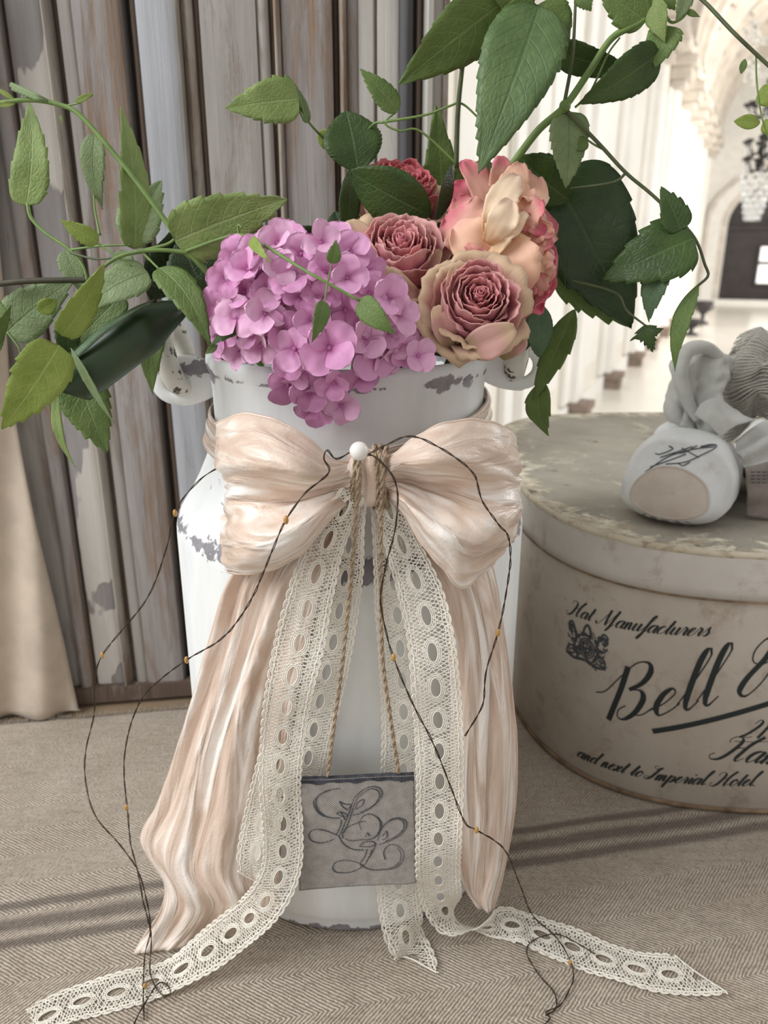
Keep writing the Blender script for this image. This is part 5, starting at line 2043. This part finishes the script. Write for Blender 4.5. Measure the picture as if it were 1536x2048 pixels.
# dark rose foliage belongs to the roses
for par, b, t, w, m_, kw in (
        (r3, (716, 344, .548), (692, 222, .556), 118, 'dark', dict(roll=12, sag=.05, teeth=16, amp=.05)),
        (r3, (862, 430, .528), (700, 342, .518), 108, 'dark', dict(roll=-14, sag=.08, teeth=18, amp=.05)),
        (r3, (690, 466, .535), (700, 338, .545), 52, 'dark', dict(roll=35, sag=.05, teeth=14, amp=.05)),
        (r3, (672, 470, .530), (556, 474, .540), 62, 'deep', dict(roll=-30, sag=.10, teeth=14, amp=.05)),
        (r1, (872, 440, .520), (902, 330, .530), 42, 'deep', dict(roll=50, sag=.05, teeth=14, amp=.05)),
        (r2, (1070, 600, .520), (1078, 714, .520), 62, 'blue', dict(roll=-30, sag=.06, teeth=14, amp=.08)),
        (r2, (1040, 640, .525), (1052, 700, .520), 50, 'dark', dict(roll=10, sag=.06, teeth=12, amp=.06)),
        (pch, (1140, 400, .545), (1040, 312, .540), 110, 'dark', dict(roll=-20, sag=.08, teeth=12, amp=.05)),
        (r2, (926, 440, .560), (916, 372, .566), 60, 'deep', dict(roll=10, sag=.06, teeth=12, amp=.06)),
        (r1, (690, 470, .552), (670, 424, .558), 60, 'deep', dict(roll=10, sag=.06, teeth=12, amp=.06))):
    leaf(par, b, t, w, m_, 'rose', **kw)

# low dark leaves added across the can mouth to stand in for its shade
for par, b, t, w, kw in ((r1, (880, 690, .520), (745, 705, .500), 90, dict(roll=-40)), (r1, (800, 660, .53), (900, 715, .51), 90, dict(roll=-50)), (r2, (968, 676, .540), (884, 690, .522), 80, dict(roll=-50)),
                         (r1, (700, 660, .55), (800, 690, .55), 140, dict(roll=-20)), (r2, (880, 640, .578), (962, 676, .578), 110, dict(roll=-20)), (hyd, (560, 660, .54), (450, 690, .53), 110, dict(roll=-30)),
                         (hyd, (480, 640, .56), (440, 700, .55), 120, dict(roll=-10)), (r3, (760, 640, .58), (880, 690, .58), 150, dict(roll=-10))):
    leaf(par, b, t, w, 'deep', 'rose', sag=.05, teeth=12, amp=.06, **kw)
for (u, v, y) in ((800, 700, .452), (770, 715, .452), (835, 712, .452), (455, 690, .470), (480, 705, .460)):
    floret(u, v, y, 40)

# ================================================================== LEFT VINE
vl = sprig('vine_sprig', 'light green climbing vine reaching out to the side above the pink hydrangea', 'vine', (475, 615, .50))
root(vl, (475, 618, .497), 7, MAT_STEM)
stem(vl, [(478, 620, .495), (430, 562, .488), (365, 490, .484), (330, 440, .486), (255, 340, .492), (165, 235, .498), (120, 210, .50), (60, 200, .50), (-10, 207, .50)], 6, n=70)
stem(vl, [(380, 505, .484), (320, 500, .482), (270, 505, .480), (235, 515, .478), (200, 540, .476), (150, 590, .474)], 4.5)
stem(vl, [(372, 502, .483), (440, 478, .476), (478, 470, .470), (520, 485, .446), (600, 535, .410), (655, 566, .402), (720, 602, .400)], 3.6)
stem(vl, [(478, 470, .470), (476, 450, .47), (484, 455, .468)], 2.5)
stem(vl, [(655, 566, .402), (660, 545, .402), (664, 525, .402)], 2)
stem(vl, [(655, 566, .402), (652, 585, .400), (648, 604, .398)], 2)
stem(vl, [(270, 505, .48), (330, 490, .483), (350, 478, .482)], 4)
stem(vl, [(55, 405, .505), (62, 435, .503), (90, 465, .50), (140, 500, .495), (165, 530, .492), (175, 562, .49)], 4)
stem(vl, [(140, 500, .495), (200, 492, .49), (262, 490, .487)], 2.6)
stem(vl, [(140, 505, .494), (190, 518, .485), (235, 515, .479)], 2.6, MAT_STEMD)
stem(vl, [(195, 486, .482), (230, 510, .479), (262, 532, .478)], 2.4)
stem(vl, [(285, 505, .481), (300, 520, .479), (318, 538, .476)], 3)
stem(vl, [(200, 470, .50), (190, 420, .505), (188, 390, .508)], 3)
stem(vl, [(170, 240, .498), (185, 258, .50), (192, 268, .505)], 2)
stem(vl, [(130, 212, .5), (160, 205, .498), (185, 190, .496)], 2)
for (b, t, w, m_, sh, kw) in (
        ((350, 482, .482), (574, 398, .462), 142, 'light', 'heart', dict(roll=14, sag=-.05, teeth=7)),
        ((52, 412, .505), (58, 205, .512), 92, 'light', 'heart', dict(roll=-28, sag=.10, bend=-.10, teeth=7)),
        ((190, 266, .505), (205, 418, .512), 62, 'grey', 'ovate', dict(roll=24, sag=.06, bend=-.05, teeth=6)),
        ((268, 498, .490), (241, 214, .505), 78, 'light', 'heart', dict(roll=22, sag=.05, bend=-.03, teeth=7)),
        ((262, 480, .494), (322, 362, .506), 100, 'grey', 'heart', dict(roll=-20, sag=.05, teeth=6)),
        ((196, 484, .480), (120, 440, .476), 46, 'bright', 'ovate', dict(roll=-10, sag=.05, teeth=8, amp=.1)),
        ((318, 536, .470), (420, 692, .446), 84, 'mid', 'ovate', dict(roll=-16, sag=.10, bend=.05, teeth=7)),
        ((296, 545, .480), (168, 622, .470), 92, 'grey', 'heart', dict(roll=30, sag=.12, teeth=6)),
        ((124, 672, .452), (208, 528, .466), 72, 'bright', 'heart', dict(roll=24, sag=.08, teeth=6)),
        ((118, 690, .444), (4, 858, .436), 118, 'bright', 'heart', dict(roll=-8, sag=.10, teeth=7, amp=.12)),
        ((150, 742, .500), (214, 905, .490), 118, 'mid', 'heart', dict(roll=12, sag=.06, teeth=9, amp=.12)),
        ((14, 664, .488), (146, 560, .506), 112, 'grey', 'heart', dict(roll=-20, sag=.06, teeth=6)),
        ((78, 624, .472), (112, 598, .472), 34, 'bright', 'rose', dict(roll=10, sag=.1, teeth=0)),
        ((-20, 600, .480), (26, 652, .476), 46, 'mid', 'ovate', dict(roll=30, sag=.06)),
        ((-30, 700, .470), (22, 610, .474), 40, 'mid', 'ovate', dict(roll=30, sag=.06)),
        ((142, 696, .455), (228, 846, .450), 24, 'grey', 'lance', dict(roll=50, sag=.06, bend=.05, teeth=5)),
        ((118, 770, .470), (152, 935, .465), 24, 'light', 'lance', dict(roll=40, sag=.05, bend=-.1, teeth=4)),
        ((246, 590, .508), (140, 700, .502), 74, 'mid', 'heart', dict(roll=20, sag=.05, teeth=6)),
        ((130, 500, .51), (172, 590, .508), 60, 'grey', 'ovate', dict(roll=20, sag=.05, teeth=6)),
        ((180, 610, .506), (222, 650, .504), 46, 'mid', 'ovate', dict(roll=10, sag=.05)),
        ((130, 640, .486), (140, 740, .482), 60, 'dark', 'ovate', dict(roll=-15, sag=.05)),
        ((326, 600, .524), (306, 790, .522), 58, 'mid', 'lance', dict(roll=28, sag=.06, bend=-.04, teeth=5)),
        ((250, 500, .512), (246, 600, .514), 60, 'grey', 'ovate', dict(roll=30, sag=.05)),
        ((664, 527, .402), (672, 480, .402), 36, 'mid', 'ovate', dict(roll=14, sag=.08, teeth=5, amp=.1)),
        ((648, 602, .398), (624, 684, .392), 42, 'mid', 'ovate', dict(roll=-20, sag=.10, teeth=5, amp=.1)),
        ((720, 600, .400), (790, 668, .392), 62, 'mid', 'ovate', dict(roll=12, sag=.12, teeth=6, amp=.1)),
        ((503, 478, .444), (542, 526, .424), 28, 'bright', 'ovate', dict(roll=10, sag=.1, teeth=5)),
        ((500, 640, .452), (420, 692, .441), 38, 'dark', 'ovate', dict(roll=24, sag=.08, teeth=5)),
        ((435, 690, .452), (410, 708, .45), 14, 'mid', 'lance', dict(teeth=0)),
        ((30, 200, .50), (-10, 175, .50), 10, 'bright', 'lance', dict(teeth=0)),
        ((32, 205, .50), (-12, 212, .50), 12, 'bright', 'lance', dict(teeth=0)),
        ((150, 204, .497), (188, 186, .496), 12, 'bright', 'lance', dict(teeth=0)),
        ((120, 230, .498), (125, 248, .497), 6, 'light', 'lance', dict(teeth=0))):
    leaf(vl, b, t, w, m_, sh, **kw)
# furled silvery growing tip
mb = MB()
for k in range(14):
    t = k / 13
    c0 = P(70 - 46 * t, 190 - 22 * t, .499)
    c1 = P(56 - 46 * t + 8, 178 - 18 * t + (10 if k % 2 else 22), .498)
    mb.tube([P(95 - 40 * t, 202 - 16 * t, .4995), (c0 + c1) / 2, c0], [0.0012, 0.0016, 0.0003], 5)
mb.build('furled_tip', LEAF['grey'], vl)
dk = sprig('vine_sprig', 'dark brown bare vine stem running out behind the light leaves', 'vine', (300, 560, .5))
stem(dk, [(420, 640, .53), (330, 575, .51), (250, 556, .498), (170, 560, .494), (60, 562, .49), (-20, 570, .488)], 5.5, MAT_STEMB, taper=1)
root(dk, (420, 640, .53), 5, MAT_STEMB)
leaf(dk, (4, 660, .486), (-10, 720, .486), 20, 'mid', 'ovate')
stem(dk, [(15, 664, .484), (40, 700, .48), (36, 722, .478)], 2.6)

# rolled broad leaf, dark and glossy
rl = sprig('rolled_leaf', 'broad deep green leaf rolled into a tube beside the can ear', 'leaf', (345, 625, .50))
pa = cr([P(372, 612, .505), P(320, 640, .492), (P(250, 690, .480)), P(180, 742, .472), P(120, 782, .466)], 40)
g = []
for i in range(40):
    t = i / 39
    c0 = Vector(pa[i])
    tv = Vector(pa[min(i + 1, 39)]) - Vector(pa[max(i - 1, 0)])
    tv.normalize()
    sv = tv.cross(Vector((0, -1, 0.2))).normalized()
    nv_ = sv.cross(tv).normalized()
    R_ = 0.0145 * (min(1, 0.18 + 2.3 * t) ** .8) * (1 - .12 * max(0, t - .9) / .1)
    row = []
    for k in range(33):
        a = -2.6 + 5.5 * k / 32
        sp = 1 + 0.07 * k / 32
        cut = 0.010 * math.cos(a) * (1 if i == 39 else max(0, (t - .85) / .15))
        row.append(c0 + (sv * math.cos(a) + nv_ * math.sin(a)) * R_ * sp + tv * cut)
    g.append(row)
mb = MB()
mb.grid(g)
solid(mb.build('leaf_blade', plain('glossy rolled leaf', s2l(40, 62, 32), 0.38, 0.15, 30), rl, uv=[(i / 39, -1 + 2 * k / 32) for i in range(40) for k in range(33)]), .0005)
mb = MB()
mb.grid([[Vector(pa[i]) + Vector((-.006 + .012 * k, -.014 - .002 * k, .013 + .004 * k)) * (0.6 + .4 * math.sin(PI * i / 39)) for k in (0, .5, 1)] for i in range(10, 36)])
solid(mb.build('turned_margin', LEAF['blue'], rl, uv=[(i / 25, -.6 + .6 * k) for i in range(26) for k in (0, .5, 1)]), .0005)
leaf(rl, (300, 600, .524), (372, 440, .528), 90, 'deep', 'lance', teeth=6, roll=20)
leaf(rl, (420, 620, .51), (360, 480, .52), 110, 'deep', 'rose', teeth=9, amp=.06)
leaf(rl, (390, 640, .51), (440, 560, .515), 110, 'deep', 'rose', teeth=9, amp=.06)
root(rl, (385, 612, .507), 7)

# ================================================================== TOP SPRIG
vt = sprig('vine_sprig', 'tall vine sprig with a large dark veined leaf hanging above the roses', 'vine', (910, 300, .54))
root(vt, (912, 330, .545), 6)
stem(vt, [(912, 335, .545), (916, 220, .54), (926, 120, .535), (940, -20, .53)], 5.5, MAT_STEMD)
stem(vt, [(916, 330, .545), (840, 262, .545), (800, 262, .545), (770, 246, .545), (795, 222, .545)], 2.6)
stem(vt, [(770, 244, .545), (850, 230, .543), (897, 213, .54), (925, 208, .54), (968, 247, .54)], 2.8)
stem(vt, [(770, 244, .545), (742, 253, .552), (700, 320, .568), (700, 400, .572)], 2.6)
stem(vt, [(700, 330, .566), (650, 280, .560), (612, 236, .548), (598, 196, .538)], 3)
root(vt, (700, 400, .572), 3)
stem(vt, [(930, 60, .535), (1000, 30, .53), (1078, 12, .522)], 4)
for (b, t, w, m_, sh, kw) in (
        ((597, 197, .538), (452, 216, .530), 98, 'light', 'heart', dict(roll=10, sag=.05, teeth=7)),
        ((616, 246, .548), (574, 150, .542), 34, 'mid', 'ovate', dict(roll=40, sag=.05, teeth=5)),
        ((640, 262, .560), (690, 318, .566), 42, 'bright', 'ovate', dict(roll=20, sag=.05, teeth=5)),
        ((795, 222, .545), (720, 138, .545), 58, 'mid', 'ovate', dict(roll=18, sag=.05, teeth=7)),
        ((884, 405, .606), (872, 210, .592), 138, 'mid', 'lobed', dict(roll=8, sag=.04, teeth=3, amp=.05)),
        ((1078, 12, .520), (958, 345, .500), 196, 'forest', 'ovate', dict(roll=10, sag=.08, teeth=13, amp=.10, bend=.02)),
        ((1010, 0, .53), (798, 168, .535), 150, 'mid', 'ovate', dict(roll=-20, sag=.06, teeth=7, amp=.08, bend=-.03)),
        ((1078, 8, .524), (1128, 122, .528), 118, 'mid', 'ovate', dict(roll=-20, sag=.06, teeth=6, amp=.05)),
        ((1000, 20, .526), (1070, -40, .52), 150, 'mid', 'ovate', dict(roll=10, sag=.05)),
        ((960, 380, .552), (970, 320, .552), 80, 'dark', 'rose', dict(roll=0, teeth=8))):
    leaf(vt, b, t, w, m_, sh, **kw)

# ================================================================== RIGHT VINE
vr = sprig('vine_sprig', 'branching vine with a thick pale stem and drooping leaves above the hat box', 'vine', (1025, 330, .54))
root(vr, (1020, 335, .535), 8)
stem(vr, [(1018, 338, .535), (1075, 262, .528), (1130, 212, .524), (1180, 140, .522), (1225, 75, .52), (1285, 40, .52), (1320, -20, .52)], 8, n=60)
mb = MB()
mb.ball(P(1130, 212, .524), 0.0036, 8)
mb.build('node', MAT_STEM, vr)
stem(vr, [(1128, 210, .524), (1145, 110, .523), (1152, -20, .522)], 4, MAT_STEMD)
stem(vr, [(1132, 220, .524), (1200, 290, .522), (1252, 346, .52), (1310, 395, .518), (1385, 470, .516), (1410, 530, .514), (1416, 552, .513), (1395, 572, .512)], 4.2, MAT_STEMD)
stem(vr, [(1252, 346, .52), (1225, 365, .522), (1140, 377, .528)], 3, MAT_STEMD)
stem(vr, [(1210, 300, .522), (1190, 290, .524), (1172, 278, .526)], 2.6)
stem(vr, [(1385, 472, .516), (1360, 495, .516), (1338, 506, .516)], 2.8)
stem(vr, [(1140, 560, .535), (1230, 585, .53), (1252, 620, .528), (1292, 652, .526)], 3, MAT_STEMD)
stem(vr, [(1150, 215, .523), (1180, 185, .522), (1215, 110, .522), (1240, 75, .521)], 2.4)
stem(vr, [(1330, 30, .518), (1345, 45, .517), (1370, 30, .516), (1385, -10, .515)], 3)
for (b, t, w, m_, sh, kw) in (
        ((1318, 104, .516), (1156, 208, .520), 108, 'dark', 'ovate', dict(roll=-24, sag=.08, teeth=10, amp=.06)),
        ((1110, 100, .544), (1270, 140, .534), 84, 'dark', 'ovate', dict(roll=30, sag=.06, teeth=8, amp=.05)),
        ((1138, 224, .526), (1132, 376, .528), 92, 'grey', 'heart', dict(roll=-18, sag=.05, teeth=8, amp=.1)),
        ((1175, 282, .524), (1145, 300, .526), 34, 'mid', 'ovate', dict(roll=10)),
        ((1110, 350, .558), (1262, 655, .540), 236, 'deep', 'heart', dict(roll=-6, sag=.05, teeth=8, amp=.07)),
        ((1130, 520, .560), (1258, 652, .552), 130, 'mid', 'heart', dict(roll=-10, sag=.02, teeth=6)),
        ((1388, 476, .514), (1208, 560, .526), 142, 'dark', 'heart', dict(roll=14, sag=.06, teeth=6, amp=.16)),
        ((1362, 460, .516), (1322, 374, .520), 66, 'dark', 'heart', dict(roll=14, sag=.06, teeth=5)),
        ((1338, 504, .515), (1298, 644, .516), 56, 'blue', 'lance', dict(roll=20, sag=.06, bend=-.05, teeth=6)),
        ((1398, 568, .512), (1350, 742, .506), 40, 'mid', 'lance', dict(roll=30, sag=.05, bend=-.06, teeth=5)),
        ((1150, 618, .532), (1066, 800, .524), 66, 'mid', 'lance', dict(roll=34, sag=.05, bend=.04, teeth=6, amp=.2)),
        ((1086, 760, .525), (1098, 872, .522), 54, 'mid', 'lance', dict(roll=20, sag=.05, bend=-.12, teeth=3)),
        ((1290, 650, .526), (1306, 702, .524), 66, 'dark', 'lobed', dict(roll=10, teeth=6, amp=.25)),
        ((1292, 42, .519), (1195, -22, .520), 92, 'mid', 'ovate', dict(roll=10, sag=.05, teeth=6)),
        ((1305, -10, .517), (1330, 84, .513), 48, 'light', 'lance', dict(roll=24, sag=.06, teeth=4)),
        ((1336, 52, .517), (1312, 134, .515), 78, 'mid', 'heart', dict(roll=10, sag=.05, teeth=5, amp=.2)),
        ((1160, -20, .52), (1182, 22, .52), 46, 'mid', 'ovate', dict(roll=10)),
        ((1376, -20, .515), (1352, 44, .514), 42, 'grey', 'ovate', dict(roll=-20, teeth=4)),
        ((1370, 20, .515), (1400, 34, .514), 12, 'mid', 'lance', dict(teeth=0)),
        ((1322, -30, .516), (1350, 20, .515), 50, 'mid', 'ovate', dict(roll=10))):
    leaf(vr, b, t, w, m_, sh, **kw)
vf = thing('vine_sprig', 'slender vine shoot with tiny yellow green leaves crossing in front of the chandelier', 'vine', P(1280, 45, .519))
stem(vf, [(1284, 42, .521), (1335, -46, .540), (1400, -4, .524), (1470, 68, .508), (1540, 134, .505), (1600, 190, .50)], 4, MAT_STEMD, taper=.9)
stem(vf, [(1512, 108, .507), (1514, 170, .506), (1525, 240, .505), (1545, 300, .504)], 2, MAT_STEM)
for (b, t, w, m_, kw) in (((1490, 118, .507), (1482, 148, .507), 14, 'mid', {}), ((1520, 246, .505), (1468, 243, .505), 28, 'bright', dict(roll=14)), ((1528, 170, .505), (1546, 212, .504), 46, 'bright', {}),
                          ((1530, 240, .505), (1546, 268, .504), 30, 'bright', {})):
    leaf(vf, b, t, w, m_, 'rose', teeth=0, **kw)

# ================================================================== BALLET SHOES ON THE HAT BOX
from mathutils.bvhtree import BVHTree


def mk_canvas(name, c1, c2, st):
    t = NT(name)
    co = t.co()
    a = t.noise(co, 40, 5, 0.6)
    w = t.noise(co, 1400, 2, 0.6)
    c = t.ramp(a, [(0.3, c1), (0.7, c2)])
    c = t.mix(t.ramp(t.noise(t.co(loc=(2, 4, 1)), 26, 6, 0.7), [(0.58, 0.0), (0.72, 0.6)]), c, st)
    t.p(Base_Color=c, Roughness=0.92, Sheen_Weight=0.2)
    t.bump(t.math('ADD', w, a), 0.35, 0.0008)
    return t.m


MAT_SHOE = mk_canvas('white painted satin', s2l(206, 207, 206), s2l(224, 225, 224), s2l(182, 176, 166))
MAT_SUEDE = mk_canvas('suede toe', s2l(184, 170, 158), s2l(202, 190, 178), s2l(168, 150, 134))
MAT_SHOEG = mk_canvas('grey satin ribbon', s2l(168, 168, 162), s2l(194, 194, 188), s2l(150, 142, 132))
MAT_SHOED = mk_canvas('taupe sole cloth', s2l(124, 114, 108), s2l(150, 140, 132), s2l(104, 94, 88))
MAT_TULLE = plain('grey tulle thread', s2l(186, 182, 172), 0.9, 0.1, 200)
LT = LIDZ + 0.0006


def shoe_body(parent, toe, heel, wid=0.050, hgt=0.076, seed=0, upto=1.0):
    """lofted shoe: blunt flat toe, high vamp, then the open heel half"""
    toe, heel = Vector(toe), Vector(heel)
    X = heel - toe
    L = X.length
    X.normalize()
    Y = Vector((-X.y, X.x, 0))
    Z = Vector((0, 0, 1))
    sec = [(0.0, .70, .50, .009), (.03, .80, .60, .005), (.10, .97, .82, 0), (.20, 1.03, .97, 0), (.32, 1.03, 1.0, 0), (.45, .98, .92, 0), (.58, .90, .80, 0), (.72, .82, .72, 0), (.86, .74, .70, 0), (.95, .60, .66, 0), (1.0, .35, .6, .004)]
    tt = np.linspace(0, 1, 44)
    A = np.array(sec)
    g = []
    for t in tt:
        w = np.interp(t, A[:, 0], A[:, 1]) * wid
        h = np.interp(t, A[:, 0], A[:, 2]) * hgt
        b = np.interp(t, A[:, 0], A[:, 3])
        row = []
        for k in range(48):
            a = 2 * PI * k / 48 - PI / 2
            c, s = math.cos(a), math.sin(a)
            x = w * math.copysign(abs(c) ** (0.85 + .15 * max(0, 1 - t * 8)), c)
            z = b + h * (0.40 + 0.60 * s if s > 0 else 0.40 + 0.40 * math.copysign(abs(s) ** (0.55 + .4 * max(0, 1 - t * 8)), s))
            lean = 0.034 * max(0, (z / hgt)) * (1 - min(1, t * 6)) * 1.1
            dip = 0
            if t > .5 and s > .2:                           # open throat of the shoe
                dip = -0.022 * min(1, (t - .5) / .12) * (s - .2) / .8 * (1 - max(0, t - .85) / .15)
            wr = 0.0016 * nz(x * 60 + seed, z * 50, t * 7) + 0.0012 * math.sin(t * 46 + c * 3) * max(0, c * 1.0) * (1 if t < .2 else .5)
            q = toe + X * (L * t + lean) + Y * (x + wr * c) + Z * max(z + dip + wr * max(0, s), 0)
            row.append(q)
        row.append(row[0])
        g.append(row)
    mb = MB()
    mb.grid(g)
    o = mb.build('upper', MAT_SHOE, parent)
    # toe face
    cen = sum((Vector(q) for q in g[0][:-1]), Vector()) / 48
    mb = MB()
    rings = []
    for r in (1.0, .8, .5, .2, .0):
        rings.append([Vector(q) * r + cen * (1 - r) - X * (0.0035 * (1 - r * r) + .0004) for q in g[0]])
    mb.grid(rings)
    mb.build('suede_toe_patch', MAT_SUEDE, parent)
    mb = MB()
    seam = [Vector(q) * 1.03 + cen * (-.03) for q in g[0][:-1]]
    mb.tube(seam, 0.0011, 6, closed=True)
    mb.build('toe_seam', MAT_SUEDE, parent)
    # sole
    mb = MB()
    mb.grid([[Vector((q.x, q.y, q.z - .0002)) if False else Vector(g[i][k]) + Vector((0, 0, -.0001)) for k in (44, 46, 0, 2, 4)] for i in range(1, 44)])
    mb.build('sole', MAT_SHOED, parent)
    return g


toe_p = PZ(1334, 1058, LT)
sh1 = thing('ballet_shoe', 'white ballet shoe with an inked monogram, its blunt toe over the box lid edge', 'ballet shoe', toe_p)
t1 = Vector((toe_p.x - .004, toe_p.y + .002, LT))
g1 = shoe_body(sh1, t1, t1 + Vector((0.105, 0.155, 0)), .0450, .0770, 1)
bv_v, bv_f = [], []
for row in g1:
    bv_v += [Vector(q) for q in row]
m_ = len(g1[0])
bv_f = [(i * m_ + j, (i + 1) * m_ + j, (i + 1) * m_ + j + 1, i * m_ + j + 1) for i in range(len(g1) - 1) for j in range(m_ - 1)]
bvh = BVHTree.FromPolygons(bv_v, bv_f)


def on_shoe(u, v):
    d = ray(u, v).normalized()
    h = bvh.ray_cast(_C, d)
    if h[0] is None:
        h = bvh.find_nearest(P(u, v, .68))
    return h[0] - d * 0.0007


mb = MB()
for s in ([(1290, 944), (1335, 914), (1384, 899), (1430, 893)], [(1331, 928), (1370, 924), (1405, 909), (1433, 894), (1426, 889), (1401, 894)], [(1338, 908), (1370, 904), (1394, 891)],
          [(1363, 896), (1398, 915)], [(1356, 926), (1366, 931), (1380, 924)], [(1310, 907), (1321, 908), (1345, 898), (1338, 892)], [(1300, 934), (1340, 920), (1372, 908)], [(1320, 915), (1350, 905), (1385, 893)]):
    pen(mb, s, on_shoe, 4.6, 1.0, 8 * len(s), .45, (-0.8, 0.5))
mb.build('inked_monogram', MAT_INK2, sh1)
# crumpled heel and drawstring casing standing up behind the vamp
netH = [[(1352, 845, .70), (1346, 800, .705), (1352, 745, .71), (1372, 705, .715), (1400, 690, .72)],
        [(1372, 852, .69), (1368, 800, .692), (1376, 745, .696), (1396, 706, .70), (1424, 700, .71)],
        [(1392, 862, .685), (1392, 805, .688), (1402, 750, .692), (1422, 722, .70), (1446, 716, .71)],
        [(1415, 868, .685), (1418, 818, .688), (1428, 775, .695), (1444, 745, .702), (1462, 730, .712)],
        [(1440, 870, .69), (1444, 830, .695), (1452, 795, .70), (1465, 765, .71), (1480, 745, .72)]]
gH = sheet(netH, 40, 44, lambda s, t: 0.007 * math.sin(s * 9 + t * 3 + 2 * nz(t * 3, s * 2)) + .003 * nz(s * 9, t * 9), None)
solid(grid_obj('heel_fold', gH, MAT_SHOEG, sh1), .0015)
edge_cord(gH.transpose(1, 0, 2), 0, .0016, 'casing_seam', sh1, MAT_SHOEG)
mb = MB()
mb.tube(cr([P(1450, 722, .70), P(1410, 695, .695), P(1372, 705, .69), P(1360, 750, .688), P(1374, 800, .686), P(1396, 840, .684)], 40), [0.004 + .003 * math.sin(PI * k / 39) for k in range(40)], 9)
mb.build('rolled_edge', MAT_SHOEG, sh1)
mb = MB()
mb.tube(cr([P(1352, 780, .705), P(1346, 812, .70), P(1354, 838, .695), P(1372, 850, .69)], 20), [0.004 + .005 * math.sin(PI * k / 19) for k in range(20)], 9)
mb.build('rolled_edge', MAT_SHOEG, sh1)
mb = MB()
mb.tube(cr([P(1318, 888, .69), P(1340, 868, .695), P(1372, 862, .70)], 16), [0.008 + .004 * math.sin(PI * k / 15) for k in range(16)], 10)
mb.build('rolled_edge', MAT_SHOE, sh1)

sh2 = thing('ballet_shoe', 'second pale ballet shoe lying beside the monogrammed one under the ribbon', 'ballet shoe', PZ(1570, 1040, LT))
t2 = PZ(1636, 1030, LT)
g2 = shoe_body(sh2, t2, t2 + Vector((0.03, 0.185, 0)), .0480, .074, 5)
netS = [[(1470, 885, .66), (1500, 862, .67), (1536, 845, .68), (1580, 835, .69)],
        [(1476, 905, .65), (1506, 890, .655), (1545, 872, .66), (1590, 865, .67)],
        [(1490, 935, .645), (1515, 930, .645), (1550, 920, .65), (1595, 910, .66)],
        [(1494, 985, .645), (1518, 985, .643), (1552, 985, .645), (1600, 980, .655)],
        [(1492, 1030, .648), (1516, 1034, .645), (1552, 1038, .645), (1600, 1040, .655)]]
gS = sheet(netS[:3], 24, 30, lambda s, t: .003 * math.sin(s * 12 + t * 2), None)
solid(grid_obj('satin_fold', gS, MAT_SHOEG, sh2), .0012)
gS2 = sheet(netS[2:], 24, 30, lambda s, t: .0012 * math.sin(s * 14), LT + .0009)
solid(grid_obj('side_cloth', gS2, MAT_SHOED, sh2), .0012)
mb = MB()
for k in range(5):
    for j in range(4):
        v0 = 944 + j * 7
        u0 = 1502 + k * 11
        pen(mb, [(u0, v0), (u0 + 4, v0 + .4), (u0 + 8, v0)], lambda u, v: P(u, v, .6435 - .001), 2.2, 1, 6, 1)
mb.build('printed_marks', MAT_INK2, sh2)

rb = thing('satin_ribbon', 'short pale satin ribbon folded across the ballet shoes', 'ribbon', P(1440, 870, .66))
netRb = [[(1388, 830, .665), (1420, 852, .66), (1442, 874, .655)],
         [(1405, 806, .668), (1440, 835, .658), (1462, 858, .652)],
         [(1440, 800, .672), (1462, 828, .66), (1482, 846, .654)],
         [(1478, 818, .676), (1492, 832, .668), (1508, 842, .66)]]
gRb = sheet(netRb, 30, 24, lambda s, t: .002 * math.sin(s * 5 + t * 2), None)
solid(grid_obj('ribbon_band', gRb, MAT_SHOEG, rb), .0008)

# gathered tulle: woven of single threads
tl = thing('tulle_bundle', 'bundle of grey gathered tulle netting piled behind the ballet shoes', 'tulle', P(1500, 830, .72))
netT = [[(1432, 892, .754), (1474, 866, .742), (1530, 838, .724), (1600, 830, .73)],
        [(1430, 790, .745), (1475, 796, .714), (1535, 792, .700), (1610, 786, .71)],
        [(1440, 745, .744), (1480, 755, .712), (1540, 758, .70), (1620, 760, .71)],
        [(1460, 715, .748), (1490, 720, .722), (1540, 720, .70), (1620, 720, .72)],
        [(1470, 690, .74), (1500, 690, .73), (1545, 695, .72), (1625, 690, .74)],
        [(1488, 668, .745), (1512, 672, .742), (1555, 680, .735), (1630, 680, .75)]]


def tulle_layer(net, nm, ns, nt, amp, seed):
    g = sheet(net, ns, nt, lambda s, t: amp * math.sin(t * 10 + 4 * nz(s * 2, t * 2, seed)) + .002 * nz(s * 12, t * 12, seed), None)
    mb = MB()
    for i in range(0, ns):
        mb.tube(g[i], .00075, 4, cap=False)
    for j in range(0, nt, 1):
        mb.tube(g[:, j], .00018, 3, cap=False)
    o = mb.build(nm, MAT_TULLE, tl)
    o['kind'] = 'stuff'
    return o


tulle_layer(netT, 'netting_layer', 36, 40, .006, 1)
tulle_layer([[(u + 3, v - 2, y + .014) for u, v, y in r] for r in netT], 'netting_layer', 44, 60, .007, 4)
tulle_layer([[(u + 6, v - 4, y + .028) for u, v, y in r] for r in netT], 'netting_layer', 44, 60, .007, 9)
gTl = sheet([[(u + 5, v - 5, y + .036) for u, v, y in r] for r in netT], 30, 30, lambda s, t: .006 * math.sin(t * 9), None)
solid(grid_obj('gathered_lining', gTl, MAT_SHOEG, tl), .001)
